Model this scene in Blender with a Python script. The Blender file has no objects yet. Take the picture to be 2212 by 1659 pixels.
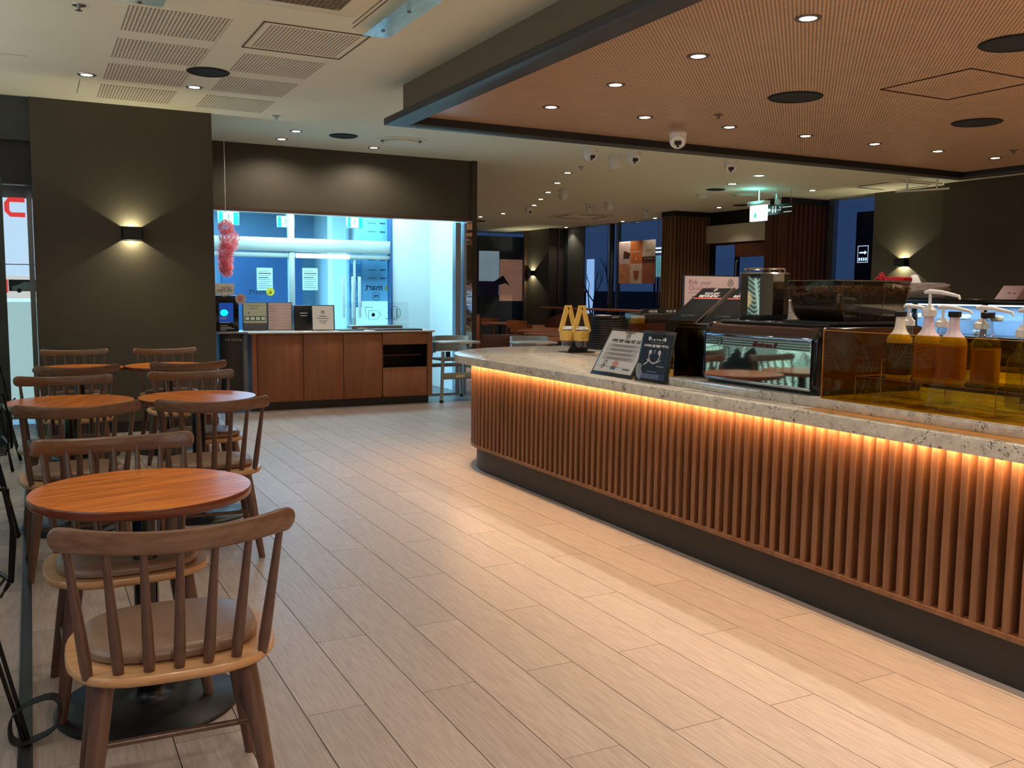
import bpy, bmesh, math, random
from mathutils import Vector, Matrix
random.seed(7)
C = bpy.context.scene.collection
sc = bpy.context.scene
PI = math.pi
# ------------------------------------------------------------------ camera
H = 1.365
F_PX = 1990.0
ROT = Matrix(((0.88708208, 0.03804293, -0.46004143),
              (-0.46152073, 0.09288049, -0.88225384),
              (0.00916536, 0.99495022, 0.09995022)))
cam = bpy.data.cameras.new('camera')
cam.sensor_fit = 'HORIZONTAL'
cam.sensor_width = 36.0
cam.lens = F_PX / 2212 * 36.0
cam.clip_start = 0.05
cam.clip_end = 200
camo = bpy.data.objects.new('camera', cam)
C.objects.link(camo)
camo.matrix_world = Matrix.Translation((0, 0, H)) @ ROT.to_4x4()
sc.camera = camo
# ------------------------------------------------------------------ colour management, world
sc.view_settings.view_transform = 'Standard'
sc.view_settings.look = 'None'
sc.view_settings.gamma = 1.0
sc.view_settings.use_curve_mapping = False
sc.view_settings.exposure = 0.45
w = bpy.data.worlds.new('night_sky')
sc.world = w
w.use_nodes = True
w.node_tree.nodes['Background'].inputs[0].default_value = (0.035, 0.075, 0.19, 1)
w.node_tree.nodes['Background'].inputs[1].default_value = 0.45
WARM = (1.0, 0.79, 0.56)
NEUT = (1.0, 0.88, 0.74)


def light(kind, name, loc, energy, col, **k):
    l = bpy.data.lights.new(name, kind)
    l.energy = energy
    l.color = col
    rot = k.pop('rot', (0, 0, 0))
    for a, v in k.items():
        setattr(l, a, v)
    o = bpy.data.objects.new(name, l)
    C.objects.link(o)
    o.location = loc
    o.rotation_euler = rot
    return o


# the mall vestibule behind the back window: cool ceiling panels
light('AREA', 'vestibule_light', (3.2, 11.9, 2.86), 125, (0.60, 0.88, 1.0), shape='RECTANGLE', size=3.0, size_y=1.0)
light('AREA', 'mall_light', (1.6, 15.3, 2.86), 560, (0.34, 0.72, 1.0), shape='RECTANGLE', size=5.0, size_y=3.5)
# added fill light from the unseen mall concourse beyond the left glass front
light('AREA', 'concourse_fill_light', (-1.5, 5.0, 1.9), 60, (0.98, 0.96, 0.9), shape='RECTANGLE', size=2.0, size_y=8.0, rot=(0, -PI / 2, 0))
# LED strip lights under the stone counter overhang
light('AREA', 'counter_strip_light', (2.953, 3.4, 0.8135), 46, (1.0, 0.63, 0.33), shape='RECTANGLE', size=0.05, size_y=5.5)
for k in range(4):
    a = math.radians(180 - 11 - 22.5 * k)
    light('AREA', 'counter_curve_light', (3.81 + 0.865 * math.cos(a), 6.15 + 0.865 * math.sin(a), 0.8135), 3.0, (1.0, 0.63, 0.33),
          shape='RECTANGLE', size=0.05, size_y=0.34, rot=(0, 0, a))
# cool light inside the pastry case
light('AREA', 'pastry_case_light', (7.8, 5.4, 1.26), 9, (0.55, 0.78, 1.0), shape='RECTANGLE', size=0.3, size_y=2.3)
# added soft fill over the unseen seating area behind the camera, without a fixture
light('AREA', 'rear_fill_light', (1.0, -1.8, 2.95), 18, NEUT, shape='RECTANGLE', size=2.0, size_y=1.5)

# ------------------------------------------------------------------ picture rays -> real points


def ray(x, y):
    return ROT @ Vector(((x - 1106) / F_PX, -(y - 829.5) / F_PX, -1.0))


def at(x, y, X=None, Y=None, Z=None):
    d = ray(x, y)
    t = X / d.x if X is not None else (Y / d.y if Y is not None else (Z - H) / d.z)
    return Vector((d.x * t, d.y * t, H + d.z * t))


# ------------------------------------------------------------------ materials
def lin(c):
    return tuple(((v / 255) / 12.92 if v / 255 <= 0.04045 else (((v / 255) + 0.055) / 1.055) ** 2.4) for v in c) + (1.0,)


MATS = {}


def mat(name, col, rough=0.5, metal=0.0, var=0.12, scale=6.0, bump=0.0, emit=0.0, ecol=None, stretch=None, col2=None,
        coat=0.0, spec=0.5, rand=0.0, coords='Object', detail=4.0):
    m = bpy.data.materials.new(name)
    m.use_nodes = True
    nt = m.node_tree
    N, L = nt.nodes, nt.links
    b = N['Principled BSDF']
    b.inputs['Roughness'].default_value = rough
    b.inputs['Metallic'].default_value = metal
    b.inputs['Coat Weight'].default_value = coat
    b.inputs['Coat Roughness'].default_value = 0.12
    b.inputs['Specular IOR Level'].default_value = spec
    c1 = lin(col)
    c2 = lin(col2) if col2 else tuple(max(0, v * (1 - 2 * var)) for v in c1[:3]) + (1,)
    if coords == 'World':
        tc = N.new('ShaderNodeNewGeometry'); src = tc.outputs['Position']
    else:
        tc = N.new('ShaderNodeTexCoord'); src = tc.outputs['Object']
    mp = N.new('ShaderNodeMapping')
    mp.inputs['Scale'].default_value = stretch if stretch else (1, 1, 1)
    L.new(src, mp.inputs['Vector'])
    vec = mp.outputs['Vector']
    oi = None
    if rand:
        oi = N.new('ShaderNodeObjectInfo')
        ad = N.new('ShaderNodeVectorMath'); ad.operation = 'ADD'
        sc_ = N.new('ShaderNodeVectorMath'); sc_.operation = 'SCALE'; sc_.inputs['Scale'].default_value = 37.0
        cb = N.new('ShaderNodeCombineXYZ')
        for i in range(3):
            L.new(oi.outputs['Random'], cb.inputs[i])
        L.new(cb.outputs[0], sc_.inputs[0])
        L.new(vec, ad.inputs[0]); L.new(sc_.outputs[0], ad.inputs[1])
        vec = ad.outputs[0]
    nz = N.new('ShaderNodeTexNoise')
    nz.inputs['Scale'].default_value = scale
    nz.inputs['Detail'].default_value = detail
    L.new(vec, nz.inputs['Vector'])
    rp = N.new('ShaderNodeMapRange')
    rp.inputs['From Min'].default_value = 0.3
    rp.inputs['From Max'].default_value = 0.7
    L.new(nz.outputs['Fac'], rp.inputs['Value'])
    mx = N.new('ShaderNodeMix'); mx.data_type = 'RGBA'
    mx.inputs[6].default_value = c1
    mx.inputs[7].default_value = c2
    L.new(rp.outputs['Result'], mx.inputs[0])
    out = mx.outputs[2]
    if rand:
        hs = N.new('ShaderNodeHueSaturation')
        mr = N.new('ShaderNodeMapRange')
        mr.inputs['To Min'].default_value = 1 - rand
        mr.inputs['To Max'].default_value = 1 + rand
        L.new(oi.outputs['Random'], mr.inputs['Value'])
        L.new(mr.outputs['Result'], hs.inputs['Value'])
        L.new(out, hs.inputs['Color'])
        out = hs.outputs['Color']
    L.new(out, b.inputs['Base Color'])
    if bump:
        bp = N.new('ShaderNodeBump')
        bp.inputs['Strength'].default_value = bump
        bp.inputs['Distance'].default_value = 0.003
        L.new(nz.outputs['Fac'], bp.inputs['Height'])
        L.new(bp.outputs['Normal'], b.inputs['Normal'])
    if emit:
        b.inputs['Emission Color'].default_value = lin(ecol or col)
        b.inputs['Emission Strength'].default_value = emit
    MATS[name] = m
    return m


def emitter(name, col, s):
    """a thing that gives off light: lamp faces, screens, lit signs, surfaces given an added glow"""
    m = mat(name, col, 0.5, emit=s)
    return m


def woodmat(name, c1, c2, rough=0.45, axis=0, scale=3.0, coat=0.0, rand=0.0, coords='Object', ring=18.0, bump=0.15):
    """streaky grain running along one axis"""
    st = [7.0, 7.0, 7.0]
    st[axis] = 0.55
    m = mat(name, c1, rough, col2=c2, scale=scale, stretch=tuple(st), coat=coat, rand=rand, coords=coords, bump=bump, detail=8.0)
    return m


def clear(name, tint, refl=0.5, rough=0.0, ior=1.45, haze=0.0, hcol=(200, 210, 220)):
    """a thin clear sheet: tinted straight-through light and a Fresnel reflection"""
    m = bpy.data.materials.new(name)
    m.use_nodes = True
    N, L = m.node_tree.nodes, m.node_tree.links
    N.remove(N['Principled BSDF'])
    tr = N.new('ShaderNodeBsdfTransparent'); tr.inputs[0].default_value = tint + (1,)
    gl = N.new('ShaderNodeBsdfGlossy'); gl.inputs['Roughness'].default_value = rough
    fr = N.new('ShaderNodeFresnel'); fr.inputs['IOR'].default_value = ior
    ml = N.new('ShaderNodeMath'); ml.operation = 'MULTIPLY'; ml.inputs[1].default_value = refl
    mx = N.new('ShaderNodeMixShader')
    ge = N.new('ShaderNodeNewGeometry'); iv = N.new('ShaderNodeMath'); iv.operation = 'SUBTRACT'; iv.inputs[0].default_value = 1.0
    m3 = N.new('ShaderNodeMath'); m3.operation = 'MULTIPLY'   # reflect from the outer face only
    L.new(ge.outputs['Backfacing'], iv.inputs[1]); L.new(iv.outputs[0], m3.inputs[1])
    L.new(fr.outputs[0], ml.inputs[0]); L.new(ml.outputs[0], m3.inputs[0]); L.new(m3.outputs[0], mx.inputs[0])
    L.new(tr.outputs[0], mx.inputs[1]); L.new(gl.outputs[0], mx.inputs[2])
    last = mx.outputs[0]
    if haze:
        df = N.new('ShaderNodeBsdfDiffuse'); df.inputs[0].default_value = lin(hcol)
        nz = N.new('ShaderNodeTexNoise'); nz.inputs['Scale'].default_value = 3
        m2 = N.new('ShaderNodeMath'); m2.operation = 'MULTIPLY'; m2.inputs[1].default_value = haze * 2
        L.new(nz.outputs['Fac'], m2.inputs[0])
        mx2 = N.new('ShaderNodeMixShader')
        L.new(m2.outputs[0], mx2.inputs[0]); L.new(last, mx2.inputs[1]); L.new(df.outputs[0], mx2.inputs[2])
        last = mx2.outputs[0]
    L.new(last, N['Material Output'].inputs[0])
    MATS[name] = m
    return m


def dotmat(name, col, hole, px, py, r, diag=False, rough=0.5, var=0.05, spec=0.5, off=(0, 0), elong=1.0):
    """a perforated board: rows of small dark holes in a painted or veneered face"""
    m = mat(name, col, rough, var=var, coords='World', spec=spec)
    N, L = m.node_tree.nodes, m.node_tree.links
    b = N['Principled BSDF']
    base = b.inputs['Base Color'].links[0].from_socket
    g = N.new('ShaderNodeNewGeometry')
    sp = N.new('ShaderNodeSeparateXYZ'); L.new(g.outputs['Position'], sp.inputs[0])

    def mth(op, a, bb=None):
        n = N.new('ShaderNodeMath'); n.operation = op
        for i, v in enumerate((a, bb)):
            if v is None: continue
            if isinstance(v, (int, float)): n.inputs[i].default_value = v
            else: L.new(v, n.inputs[i])
        return n.outputs[0]
    X = mth('SUBTRACT', sp.outputs[0], off[0]); Y = mth('SUBTRACT', sp.outputs[1], off[1])
    if diag:
        u = mth('DIVIDE', mth('ADD', X, Y), px); v = mth('DIVIDE', mth('SUBTRACT', X, Y), px)
    else:
        u = mth('DIVIDE', X, px); v = mth('DIVIDE', Y, py)
    fu = mth('SUBTRACT', mth('FRACT', u), 0.5); fv = mth('SUBTRACT', mth('FRACT', v), 0.5)
    fv = mth('MULTIPLY', fv, elong)
    d = mth('SQRT', mth('ADD', mth('MULTIPLY', fu, fu), mth('MULTIPLY', fv, fv)))
    k = mth('LESS_THAN', d, r)
    mx = N.new('ShaderNodeMix'); mx.data_type = 'RGBA'
    L.new(k, mx.inputs[0]); L.new(base, mx.inputs[6]); mx.inputs[7].default_value = lin(hole)
    L.new(mx.outputs[2], b.inputs['Base Color'])
    return m


# surfaces of the room
M_plank = mat('plank_tile', (174, 160, 151), 0.42, col2=(153, 138, 130), scale=9, stretch=(14, .9, 14), rand=0.06, coords='World', bump=0.15, detail=10.0)
M_grout = mat('grout', (60, 48, 42), 0.9)
M_tile = mat('grey_floor_tile', (92, 92, 92), 0.35, var=0.1, scale=2, coords='World')
M_ceil = mat('ceiling_paint', (230, 226, 204), 0.85, var=0.02, scale=1.5)
M_wall = mat('taupe_wall_paint', (70, 63, 49), 0.7, var=0.05, scale=30, bump=0.05)
M_walldark = mat('dark_taupe_wall_paint', (66, 56, 46), 0.75, var=0.05, scale=30)
M_black = mat('black_paint', (20, 20, 20), 0.45, var=0.1)
M_blackgloss = mat('gloss_black_plastic', (12, 12, 12), 0.15, var=0.1)
M_charcoal = mat('charcoal_frame_paint', (48, 49, 50), 0.5, var=0.05)
M_body = mat('soffit_side_paint', (112, 98, 80), 0.8, var=0.04)
M_perf = dotmat('perforated_wood_ceiling', (206, 164, 130), (44, 20, 10), 0.0285, 0.0285, 0.28, diag=True, rough=0.38)
M_grille = dotmat('perforated_white_panel', (232, 222, 200), (50, 44, 36), 0.024, 0.034, 0.30, rough=0.85, off=(0.6, 6.08))
M_alu = mat('brushed_aluminium', (165, 165, 165), 0.35, 1.0, var=0.05)
M_bronze = mat('brown_metal_trim', (120, 100, 88), 0.3, 0.8, var=0.05)
M_chrome = mat('mirror_chrome', (222, 222, 222), 0.03, 1.0, var=0.01)
M_steel = mat('steel', (190, 190, 190), 0.22, 1.0, var=0.05)
M_white = mat('white_plastic', (232, 228, 224), 0.35, var=0.02)
M_paper = mat('white_paper', (236, 232, 226), 0.7, var=0.02)
M_greyplas = mat('grey_plastic', (150, 148, 140), 0.5, var=0.04)
M_glass = clear('clear_glass', (0.93, 0.96, 0.97), 0.9, 0.0, 1.35)
M_mallglass = clear('faintly_tinted_glass', (0.86, 0.95, 0.99), 0.7, 0.0, 1.35)
M_acryl = clear('clear_acrylic', (0.95, 0.96, 0.96), 1.0, 0.02, 1.45)
M_bottleglass = clear('bottle_glass', (0.78, 0.82, 0.83), 1.8, 0.05, 1.5, haze=.06)
M_amber = clear('amber_acrylic', (0.66, 0.49, 0.03), .5, 0.02, 1.45, haze=0.02, hcol=(215, 130, 10))
M_olive = clear('olive_amber_acrylic', (0.74, 0.56, 0.22), .15, 0.03, 1.45)
M_lamp = emitter('lamp_face', (255, 246, 230), 14)
M_sconcelamp = emitter('sconce_lamp_face', (255, 244, 190), 5)
M_led = emitter('led_strip_face', (255, 190, 105), 7)
# furniture
M_table = woodmat('orange_oak_top', (250, 144, 46), (186, 92, 22), 0.30, axis=0, scale=9, coat=0.12, bump=0.05)
M_tedge = mat('dark_red_table_edge', (112, 52, 24), 0.3, coat=0.2)
M_chair = woodmat('walnut_chair_wood', (124, 90, 66), (98, 68, 50), 0.34, axis=0, scale=11, coat=0.15, bump=0.08)
M_spin = woodmat('walnut_spindle_wood', (98, 68, 54), (78, 52, 40), 0.36, axis=2, scale=11, coat=0.15, bump=0.05)
M_seat = woodmat('light_seat_wood', (196, 150, 104), (176, 130, 86), 0.35, axis=0, scale=11, coat=0.15, bump=0.05)
M_pad = mat('taupe_leather', (124, 96, 76), 0.36, var=0.04, scale=30, bump=0.05)
M_slat = woodmat('counter_slat_wood', (138, 94, 62), (108, 70, 45), 0.42, axis=2, scale=5, rand=0.06, coords='World', bump=0.08)
M_slatback = woodmat('slat_backing_wood', (104, 64, 40), (84, 48, 30), 0.5, axis=2, scale=4, coords='World')
M_marble = mat('speckled_stone', (224, 214, 198), 0.16, col2=(192, 182, 168), scale=26, detail=10, coat=0.2)
M_cab = woodmat('red_brown_laminate', (166, 108, 72), (150, 94, 62), 0.45, axis=2, scale=2.5, bump=0.02)
M_cabtop = mat('cream_worktop', (214, 200, 188), 0.25, var=0.03)
M_dkwood = woodmat('dark_brown_wood', (92, 50, 32), (70, 36, 22), 0.45, axis=2, scale=3, coords='World')
M_ltslat = woodmat('pale_brown_slat', (136, 104, 68), (112, 82, 54), 0.5, axis=2, scale=3)
M_orangewood = woodmat('orange_brown_wood', (168, 96, 54), (136, 70, 36), 0.35, axis=0, scale=3, coat=0.2)


def flecks(m, col, scale=60, lo=0.60, hi=0.68):
    """irregular mineral flecks of the stone"""
    N, L = m.node_tree.nodes, m.node_tree.links
    b = N['Principled BSDF']; base = b.inputs['Base Color'].links[0].from_socket
    tc = N.new('ShaderNodeNewGeometry')
    n1 = N.new('ShaderNodeTexNoise'); n1.inputs['Scale'].default_value = scale; n1.inputs['Detail'].default_value = 6
    n1.inputs['Distortion'].default_value = 1.2
    n2 = N.new('ShaderNodeTexNoise'); n2.inputs['Scale'].default_value = scale / 7; n2.inputs['Detail'].default_value = 3
    L.new(tc.outputs['Position'], n1.inputs['Vector']); L.new(tc.outputs['Position'], n2.inputs['Vector'])
    ad = N.new('ShaderNodeMath'); ad.operation = 'ADD'; L.new(n1.outputs['Fac'], ad.inputs[0])
    mu = N.new('ShaderNodeMath'); mu.operation = 'MULTIPLY_ADD'; mu.inputs[1].default_value = 0.55; mu.inputs[2].default_value = -0.27
    L.new(n2.outputs['Fac'], mu.inputs[0]); L.new(mu.outputs[0], ad.inputs[1])
    mr = N.new('ShaderNodeMapRange'); mr.inputs['From Min'].default_value = lo; mr.inputs['From Max'].default_value = hi
    L.new(ad.outputs[0], mr.inputs['Value'])
    mx = N.new('ShaderNodeMix'); mx.data_type = 'RGBA'
    L.new(mr.outputs['Result'], mx.inputs[0]); L.new(base, mx.inputs[6]); mx.inputs[7].default_value = lin(col)
    L.new(mx.outputs[2], b.inputs['Base Color'])


flecks(M_marble, (112, 106, 98), scale=95)


def flat(name, col, rough=0.6):
    if name not in MATS:
        mat(name, col, rough, var=0.02)
    return MATS[name]


# ------------------------------------------------------------------ mesh builder
class MB:
    def __init__(s): s.v, s.f = [], []

    def add(s, vs, fs, M=None):
        n = len(s.v)
        s.v += [tuple(M @ Vector(p)) if M else tuple(p) for p in vs]
        s.f += [tuple(i + n for i in f) for f in fs]
        return s

    def box(s, x0, x1, y0, y1, z0, z1, M=None):
        if x0 > x1: x0, x1 = x1, x0
        if y0 > y1: y0, y1 = y1, y0
        if z0 > z1: z0, z1 = z1, z0
        vs = [(x0, y0, z0), (x1, y0, z0), (x1, y1, z0), (x0, y1, z0), (x0, y0, z1), (x1, y0, z1), (x1, y1, z1), (x0, y1, z1)]
        return s.add(vs, [(0, 3, 2, 1), (4, 5, 6, 7), (0, 1, 5, 4), (1, 2, 6, 5), (2, 3, 7, 6), (3, 0, 4, 7)], M)

    def lathe(s, prof, n=24, M=None, a0=0.0, caps=True):
        vs, fs = [], []
        for r, z in prof:
            for i in range(n):
                a = a0 + 2 * PI * i / n
                vs.append((r * math.cos(a), r * math.sin(a), z))
        for j in range(len(prof) - 1):
            for i in range(n):
                k = (i + 1) % n
                fs.append((j * n + i, j * n + k, (j + 1) * n + k, (j + 1) * n + i))
        if caps:
            if prof[0][0] > 1e-5: fs.append(tuple(range(n - 1, -1, -1)))
            if prof[-1][0] > 1e-5: fs.append(tuple((len(prof) - 1) * n + i for i in range(n)))
        return s.add(vs, fs, M)

    def cyl(s, c, r, z0, z1, n=20, M=None):
        T = Matrix.Translation((c[0], c[1], 0))
        return s.lathe([(r, z0), (r, z1)], n, (M @ T) if M else T)

    def prism(s, out, z0, z1, M=None):
        n = len(out)
        vs = [(x, y, z0) for x, y in out] + [(x, y, z1) for x, y in out]
        fs = [tuple(range(n - 1, -1, -1)), tuple(range(n, 2 * n))]
        fs += [(i, (i + 1) % n, n + (i + 1) % n, n + i) for i in range(n)]
        return s.add(vs, fs, M)

    def tube(s, pts, r, n=8, cap=True, closed=False):
        """round bar along points; r a number or one per point"""
        P = [Vector(p) for p in pts]
        R = r if isinstance(r, (list, tuple)) else [r] * len(P)
        vs, fs = [], []
        up = None
        m = len(P)
        for i, p in enumerate(P):
            if closed:
                t = (P[(i + 1) % m] - P[i - 1]).normalized()
            else:
                t = (P[min(i + 1, m - 1)] - P[max(i - 1, 0)]).normalized()
            if up is None:
                up = Vector((0, 0, 1)) if abs(t.z) < 0.9 else Vector((1, 0, 0))
            a = t.cross(up)
            if a.length < 1e-4: a = t.cross(Vector((0, 1, 0)))
            a.normalize(); b = a.cross(t).normalized(); up = b
            for k in range(n):
                q = 2 * PI * k / n
                vs.append(tuple(p + a * (R[i] * math.cos(q)) + b * (R[i] * math.sin(q))))
        for i in range(m if closed else m - 1):
            j = (i + 1) % m
            for k in range(n):
                l = (k + 1) % n
                fs.append((i * n + k, i * n + l, j * n + l, j * n + k))
        if cap and not closed:
            fs.append(tuple(range(n - 1, -1, -1))); fs.append(tuple((m - 1) * n + k for k in range(n)))
        return s.add(vs, fs)

    def sweep(s, secs, M=None, closed=False):
        """skin a list of equal rings"""
        n = len(secs[0]); m = len(secs)
        vs = [p for q in secs for p in q]; fs = []
        for i in range(m if closed else m - 1):
            j = (i + 1) % m
            for k in range(n):
                l = (k + 1) % n
                fs.append((i * n + k, i * n + l, j * n + l, j * n + k))
        if not closed:
            fs.append(tuple(range(n - 1, -1, -1))); fs.append(tuple((m - 1) * n + k for k in range(n)))
        return s.add(vs, fs, M)

    # flat print on a plane: x right, y up, z out
    def rect(s, x0, x1, y0, y1, z=0.0005, M=None):
        return s.add([(x0, y0, z), (x1, y0, z), (x1, y1, z), (x0, y1, z)], [(0, 1, 2, 3)], M)

    def poly(s, pts, z=0.0005, M=None):
        return s.add([(x, y, z) for x, y in pts], [tuple(range(len(pts)))], M)

    def disc(s, cx, cy, r, z=0.0005, n=24, M=None, ry=None):
        ry = ry or r
        return s.poly([(cx + r * math.cos(2 * PI * i / n), cy + ry * math.sin(2 * PI * i / n)) for i in range(n)], z, M)

    def ring(s, cx, cy, r0, r1, z=0.0005, n=28, M=None, a0=0, a1=2 * PI, ky=1.0):
        vs, fs = [], []
        for i in range(n + 1):
            a = a0 + (a1 - a0) * i / n
            for r in (r0, r1): vs.append((cx + r * math.cos(a), cy + r * ky * math.sin(a), z))
        for i in range(n): fs.append((2 * i, 2 * i + 1, 2 * i + 3, 2 * i + 2))
        return s.add(vs, fs, M)

    def line(s, pts, wd, z=0.0005, M=None):
        vs, fs = [], []
        P = [Vector((p[0], p[1])) for p in pts]
        for i, p in enumerate(P):
            t = (P[min(i + 1, len(P) - 1)] - P[max(i - 1, 0)])
            if t.length < 1e-9: t = Vector((1, 0))
            t.normalize(); nn = Vector((-t.y, t.x)) * wd / 2
            vs += [(p.x + nn.x, p.y + nn.y, z), (p.x - nn.x, p.y - nn.y, z)]
        for i in range(len(P) - 1): fs.append((2 * i, 2 * i + 1, 2 * i + 3, 2 * i + 2))
        return s.add(vs, fs, M)

    def build(s, name, m, parent=None, bevel=0.0, smooth=47, seg=1):
        me = bpy.data.meshes.new(name)
        me.from_pydata(s.v, [], s.f)
        if bevel:
            bm = bmesh.new(); bm.from_mesh(me)
            bmesh.ops.recalc_face_normals(bm, faces=bm.faces)
            es = [e for e in bm.edges if len(e.link_faces) == 2 and e.calc_face_angle(0) > 0.7]
            bmesh.ops.bevel(bm, geom=es, offset=bevel, segments=seg, affect='EDGES', profile=0.5, clamp_overlap=True)
            bm.to_mesh(me); bm.free()
        else:
            bm = bmesh.new(); bm.from_mesh(me)
            bmesh.ops.recalc_face_normals(bm, faces=bm.faces)
            bm.to_mesh(me); bm.free()
        if smooth:
            me.shade_smooth()
            me.set_sharp_from_angle(angle=math.radians(smooth))
        me.materials.append(m)
        o = bpy.data.objects.new(name, me)
        C.objects.link(o)
        if parent: o.parent = parent
        return o


def tag(o, label, cat, group=None, kind=None):
    o['label'] = label; o['category'] = cat
    if group: o['group'] = group
    if kind: o['kind'] = kind
    return o


def thing(name, label, cat, loc=(0, 0, 0), rz=0.0, group=None):
    o = bpy.data.objects.new(name, None); C.objects.link(o)
    o.empty_display_size = 0.1
    o.location = loc; o.rotation_euler = (0, 0, rz)
    return tag(o, label, cat, group)


def struct(o):
    o['kind'] = 'structure'
    return o


def sbox(name, m, x0, x1, y0, y1, z0, z1, parent=None, bevel=0.0):
    o = MB().box(x0, x1, y0, y1, z0, z1).build(name, m, parent, bevel)
    return o if parent else struct(o)


def dup(root, loc, rz, label, group=None):
    r = root.copy(); C.objects.link(r); r.location = loc; r.rotation_euler = (0, 0, rz)
    r['label'] = label
    if group: r['group'] = group
    for ch in list(root.children):
        c = ch.copy(); C.objects.link(c); c.parent = r
        for g in ch.children:
            d = g.copy(); C.objects.link(d); d.parent = c
    return r


def plane(o, right, up):
    r = Vector(right).normalized(); u = Vector(up).normalized(); n = r.cross(u).normalized(); u = n.cross(r)
    return Matrix(((r.x, u.x, n.x, o[0]), (r.y, u.y, n.y, o[1]), (r.z, u.z, n.z, o[2]), (0, 0, 0, 1)))


def rrect(w_, h_, r, n=5, cx=0, cy=0):
    pts = []
    for qx, qy, a in ((1, 1, 0), (-1, 1, 90), (-1, -1, 180), (1, -1, 270)):
        for i in range(n + 1):
            t = math.radians(a + 90 * i / n)
            pts.append((cx + qx * (w_ / 2 - r) + r * math.cos(t), cy + qy * (h_ / 2 - r) + r * math.sin(t)))
    return pts


def text(body, size, m, M, parent=None, name='lettering', align='CENTER', bold=0.0, mirror=False, shear=0.0, dz=0.0009, label=None, sp=1.0):
    cu = bpy.data.curves.new(name, 'FONT')
    cu.body = body; cu.size = size; cu.align_x = align; cu.align_y = 'CENTER'
    cu.resolution_u = 1; cu.offset = bold; cu.shear = shear; cu.space_line = sp
    tmp = bpy.data.objects.new('tmp', cu); C.objects.link(tmp)
    bpy.context.view_layer.update()
    dg = bpy.context.evaluated_depsgraph_get()
    me = bpy.data.meshes.new_from_object(tmp.evaluated_get(dg))
    bpy.data.objects.remove(tmp); bpy.data.curves.remove(cu)
    S = Matrix.Diagonal((-1 if mirror else 1, 1, 1, 1))
    me.transform(M @ Matrix.Translation((0, 0, dz)) @ S)
    me.materials.clear(); me.materials.append(m); me.name = name
    o = bpy.data.objects.new(name, me); C.objects.link(o)
    if parent: o.parent = parent
    if label: o['label'] = label
    return o


def emblem(mb, cx, cy, r, z, M):
    """round shop emblem: a ring round a crowned figure with wavy hair"""
    mb.ring(cx, cy, r * 0.86, r, z, 28, M)
    mb.ring(cx, cy, r * 0.60, r * 0.66, z, 24, M, a0=math.radians(-60), a1=math.radians(240))
    star = []
    for i in range(10):
        q = r * (0.17 if i % 2 == 0 else 0.07); a = PI / 2 + i * PI / 5
        star.append((cx + q * math.cos(a), cy + r * 0.52 + q * math.sin(a)))
    mb.poly(star, z, M)
    mb.poly([(cx - r * .26, cy + r * .36), (cx - r * .20, cy + r * .22), (cx + r * .20, cy + r * .22), (cx + r * .26, cy + r * .36), (cx, cy + r * .30)], z, M)
    mb.ring(cx, cy + r * 0.0, r * .15, r * .19, z, 14, M, ky=1.25)
    for sgn in (-1, 1):
        for k in range(3):
            pts = []
            for i in range(7):
                t = i / 6
                pts.append((cx + sgn * r * (.24 + .11 * k + .05 * math.sin(t * 7)), cy + r * (.22 - .78 * t) + r * .04 * k))
            mb.line(pts, r * .06, z, M)


# ------------------------------------------------------------------ floor
CZ = 3.04
fl = sbox('floor', M_grout, -1.1, 12.9, -3.2, 24.2, -0.12, -0.006)
tl = MB(); tl2 = MB()
for i in range(-2, 21):
    for j in range(-6, 41):
        x0, y0 = i * 0.6, j * 0.6
        if (x0 >= 3.1 or y0 >= 10.2 or y0 < 0.2) and not (x0 < 5.9 and 7.0 < y0 < 10.2):
            if x0 + .6 <= 12.9 and y0 + .6 <= 24.2 and y0 >= -3.2 and x0 >= -1.1:
                ya = max(y0, 10.42) if (y0 < 10.42 and x0 < 3.14 and y0 > 5) else y0
                xa = max(x0, 3.14) if (x0 < 3.14 and y0 < 10.2 and y0 > .2) else x0
                if x0 < 5.9 and 10.1 < y0 < 10.42: ya = 10.43
                T_ = tl if (10.0 < y0 < 12.6 and x0 < 5.4) else tl2
                if y0 < 0.42 and x0 < 3.14:
                    T_.box(xa, x0 + .596, y0, min(y0 + .596, .2), -0.006, 0)
                else:
                    T_.box(xa, x0 + .596, ya, y0 + .596, -0.006, 0)
t_o = tl.build('grey_tile', M_tile, fl); t_o['kind'] = 'stuff'
t_o = tl2.build('cream_tile', mat('cream_floor_tile', (222, 206, 184), 0.4, var=0.04, scale=2, coords='World'), fl); t_o['kind'] = 'stuff'  # unseen bar and rear floor made pale to bounce light upward
pm = MB().box(0, 0.1968, 0, 1.1968, -0.010, 0.0)
p0 = pm.build('plank', M_plank, fl)
first = True
for n in range(-9, 26):
    x0 = 0.735 + 0.2 * n
    ys = 2.819 if n % 2 == 0 else 2.214
    for k in range(-3, 8):
        y0 = ys + 1.2 * k
        y1 = y0 + 1.2
        if y1 < 0.25 or y0 > 10.38: continue
        if n > 12 and y0 < 6.4: continue
        ya, yb = max(y0, 0.2), min(y1, 10.42)
        if ya == y0 and yb == y1:
            if first:
                o = p0; first = False
            else:
                o = p0.copy(); C.objects.link(o)
        else:
            o = MB().box(0, 0.1968, 0, yb - ya - 0.0032, -0.010, 0.0).build('plank', M_plank, fl)
        o.location = (x0 + 0.001, ya, 0)
        o.parent = fl
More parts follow.
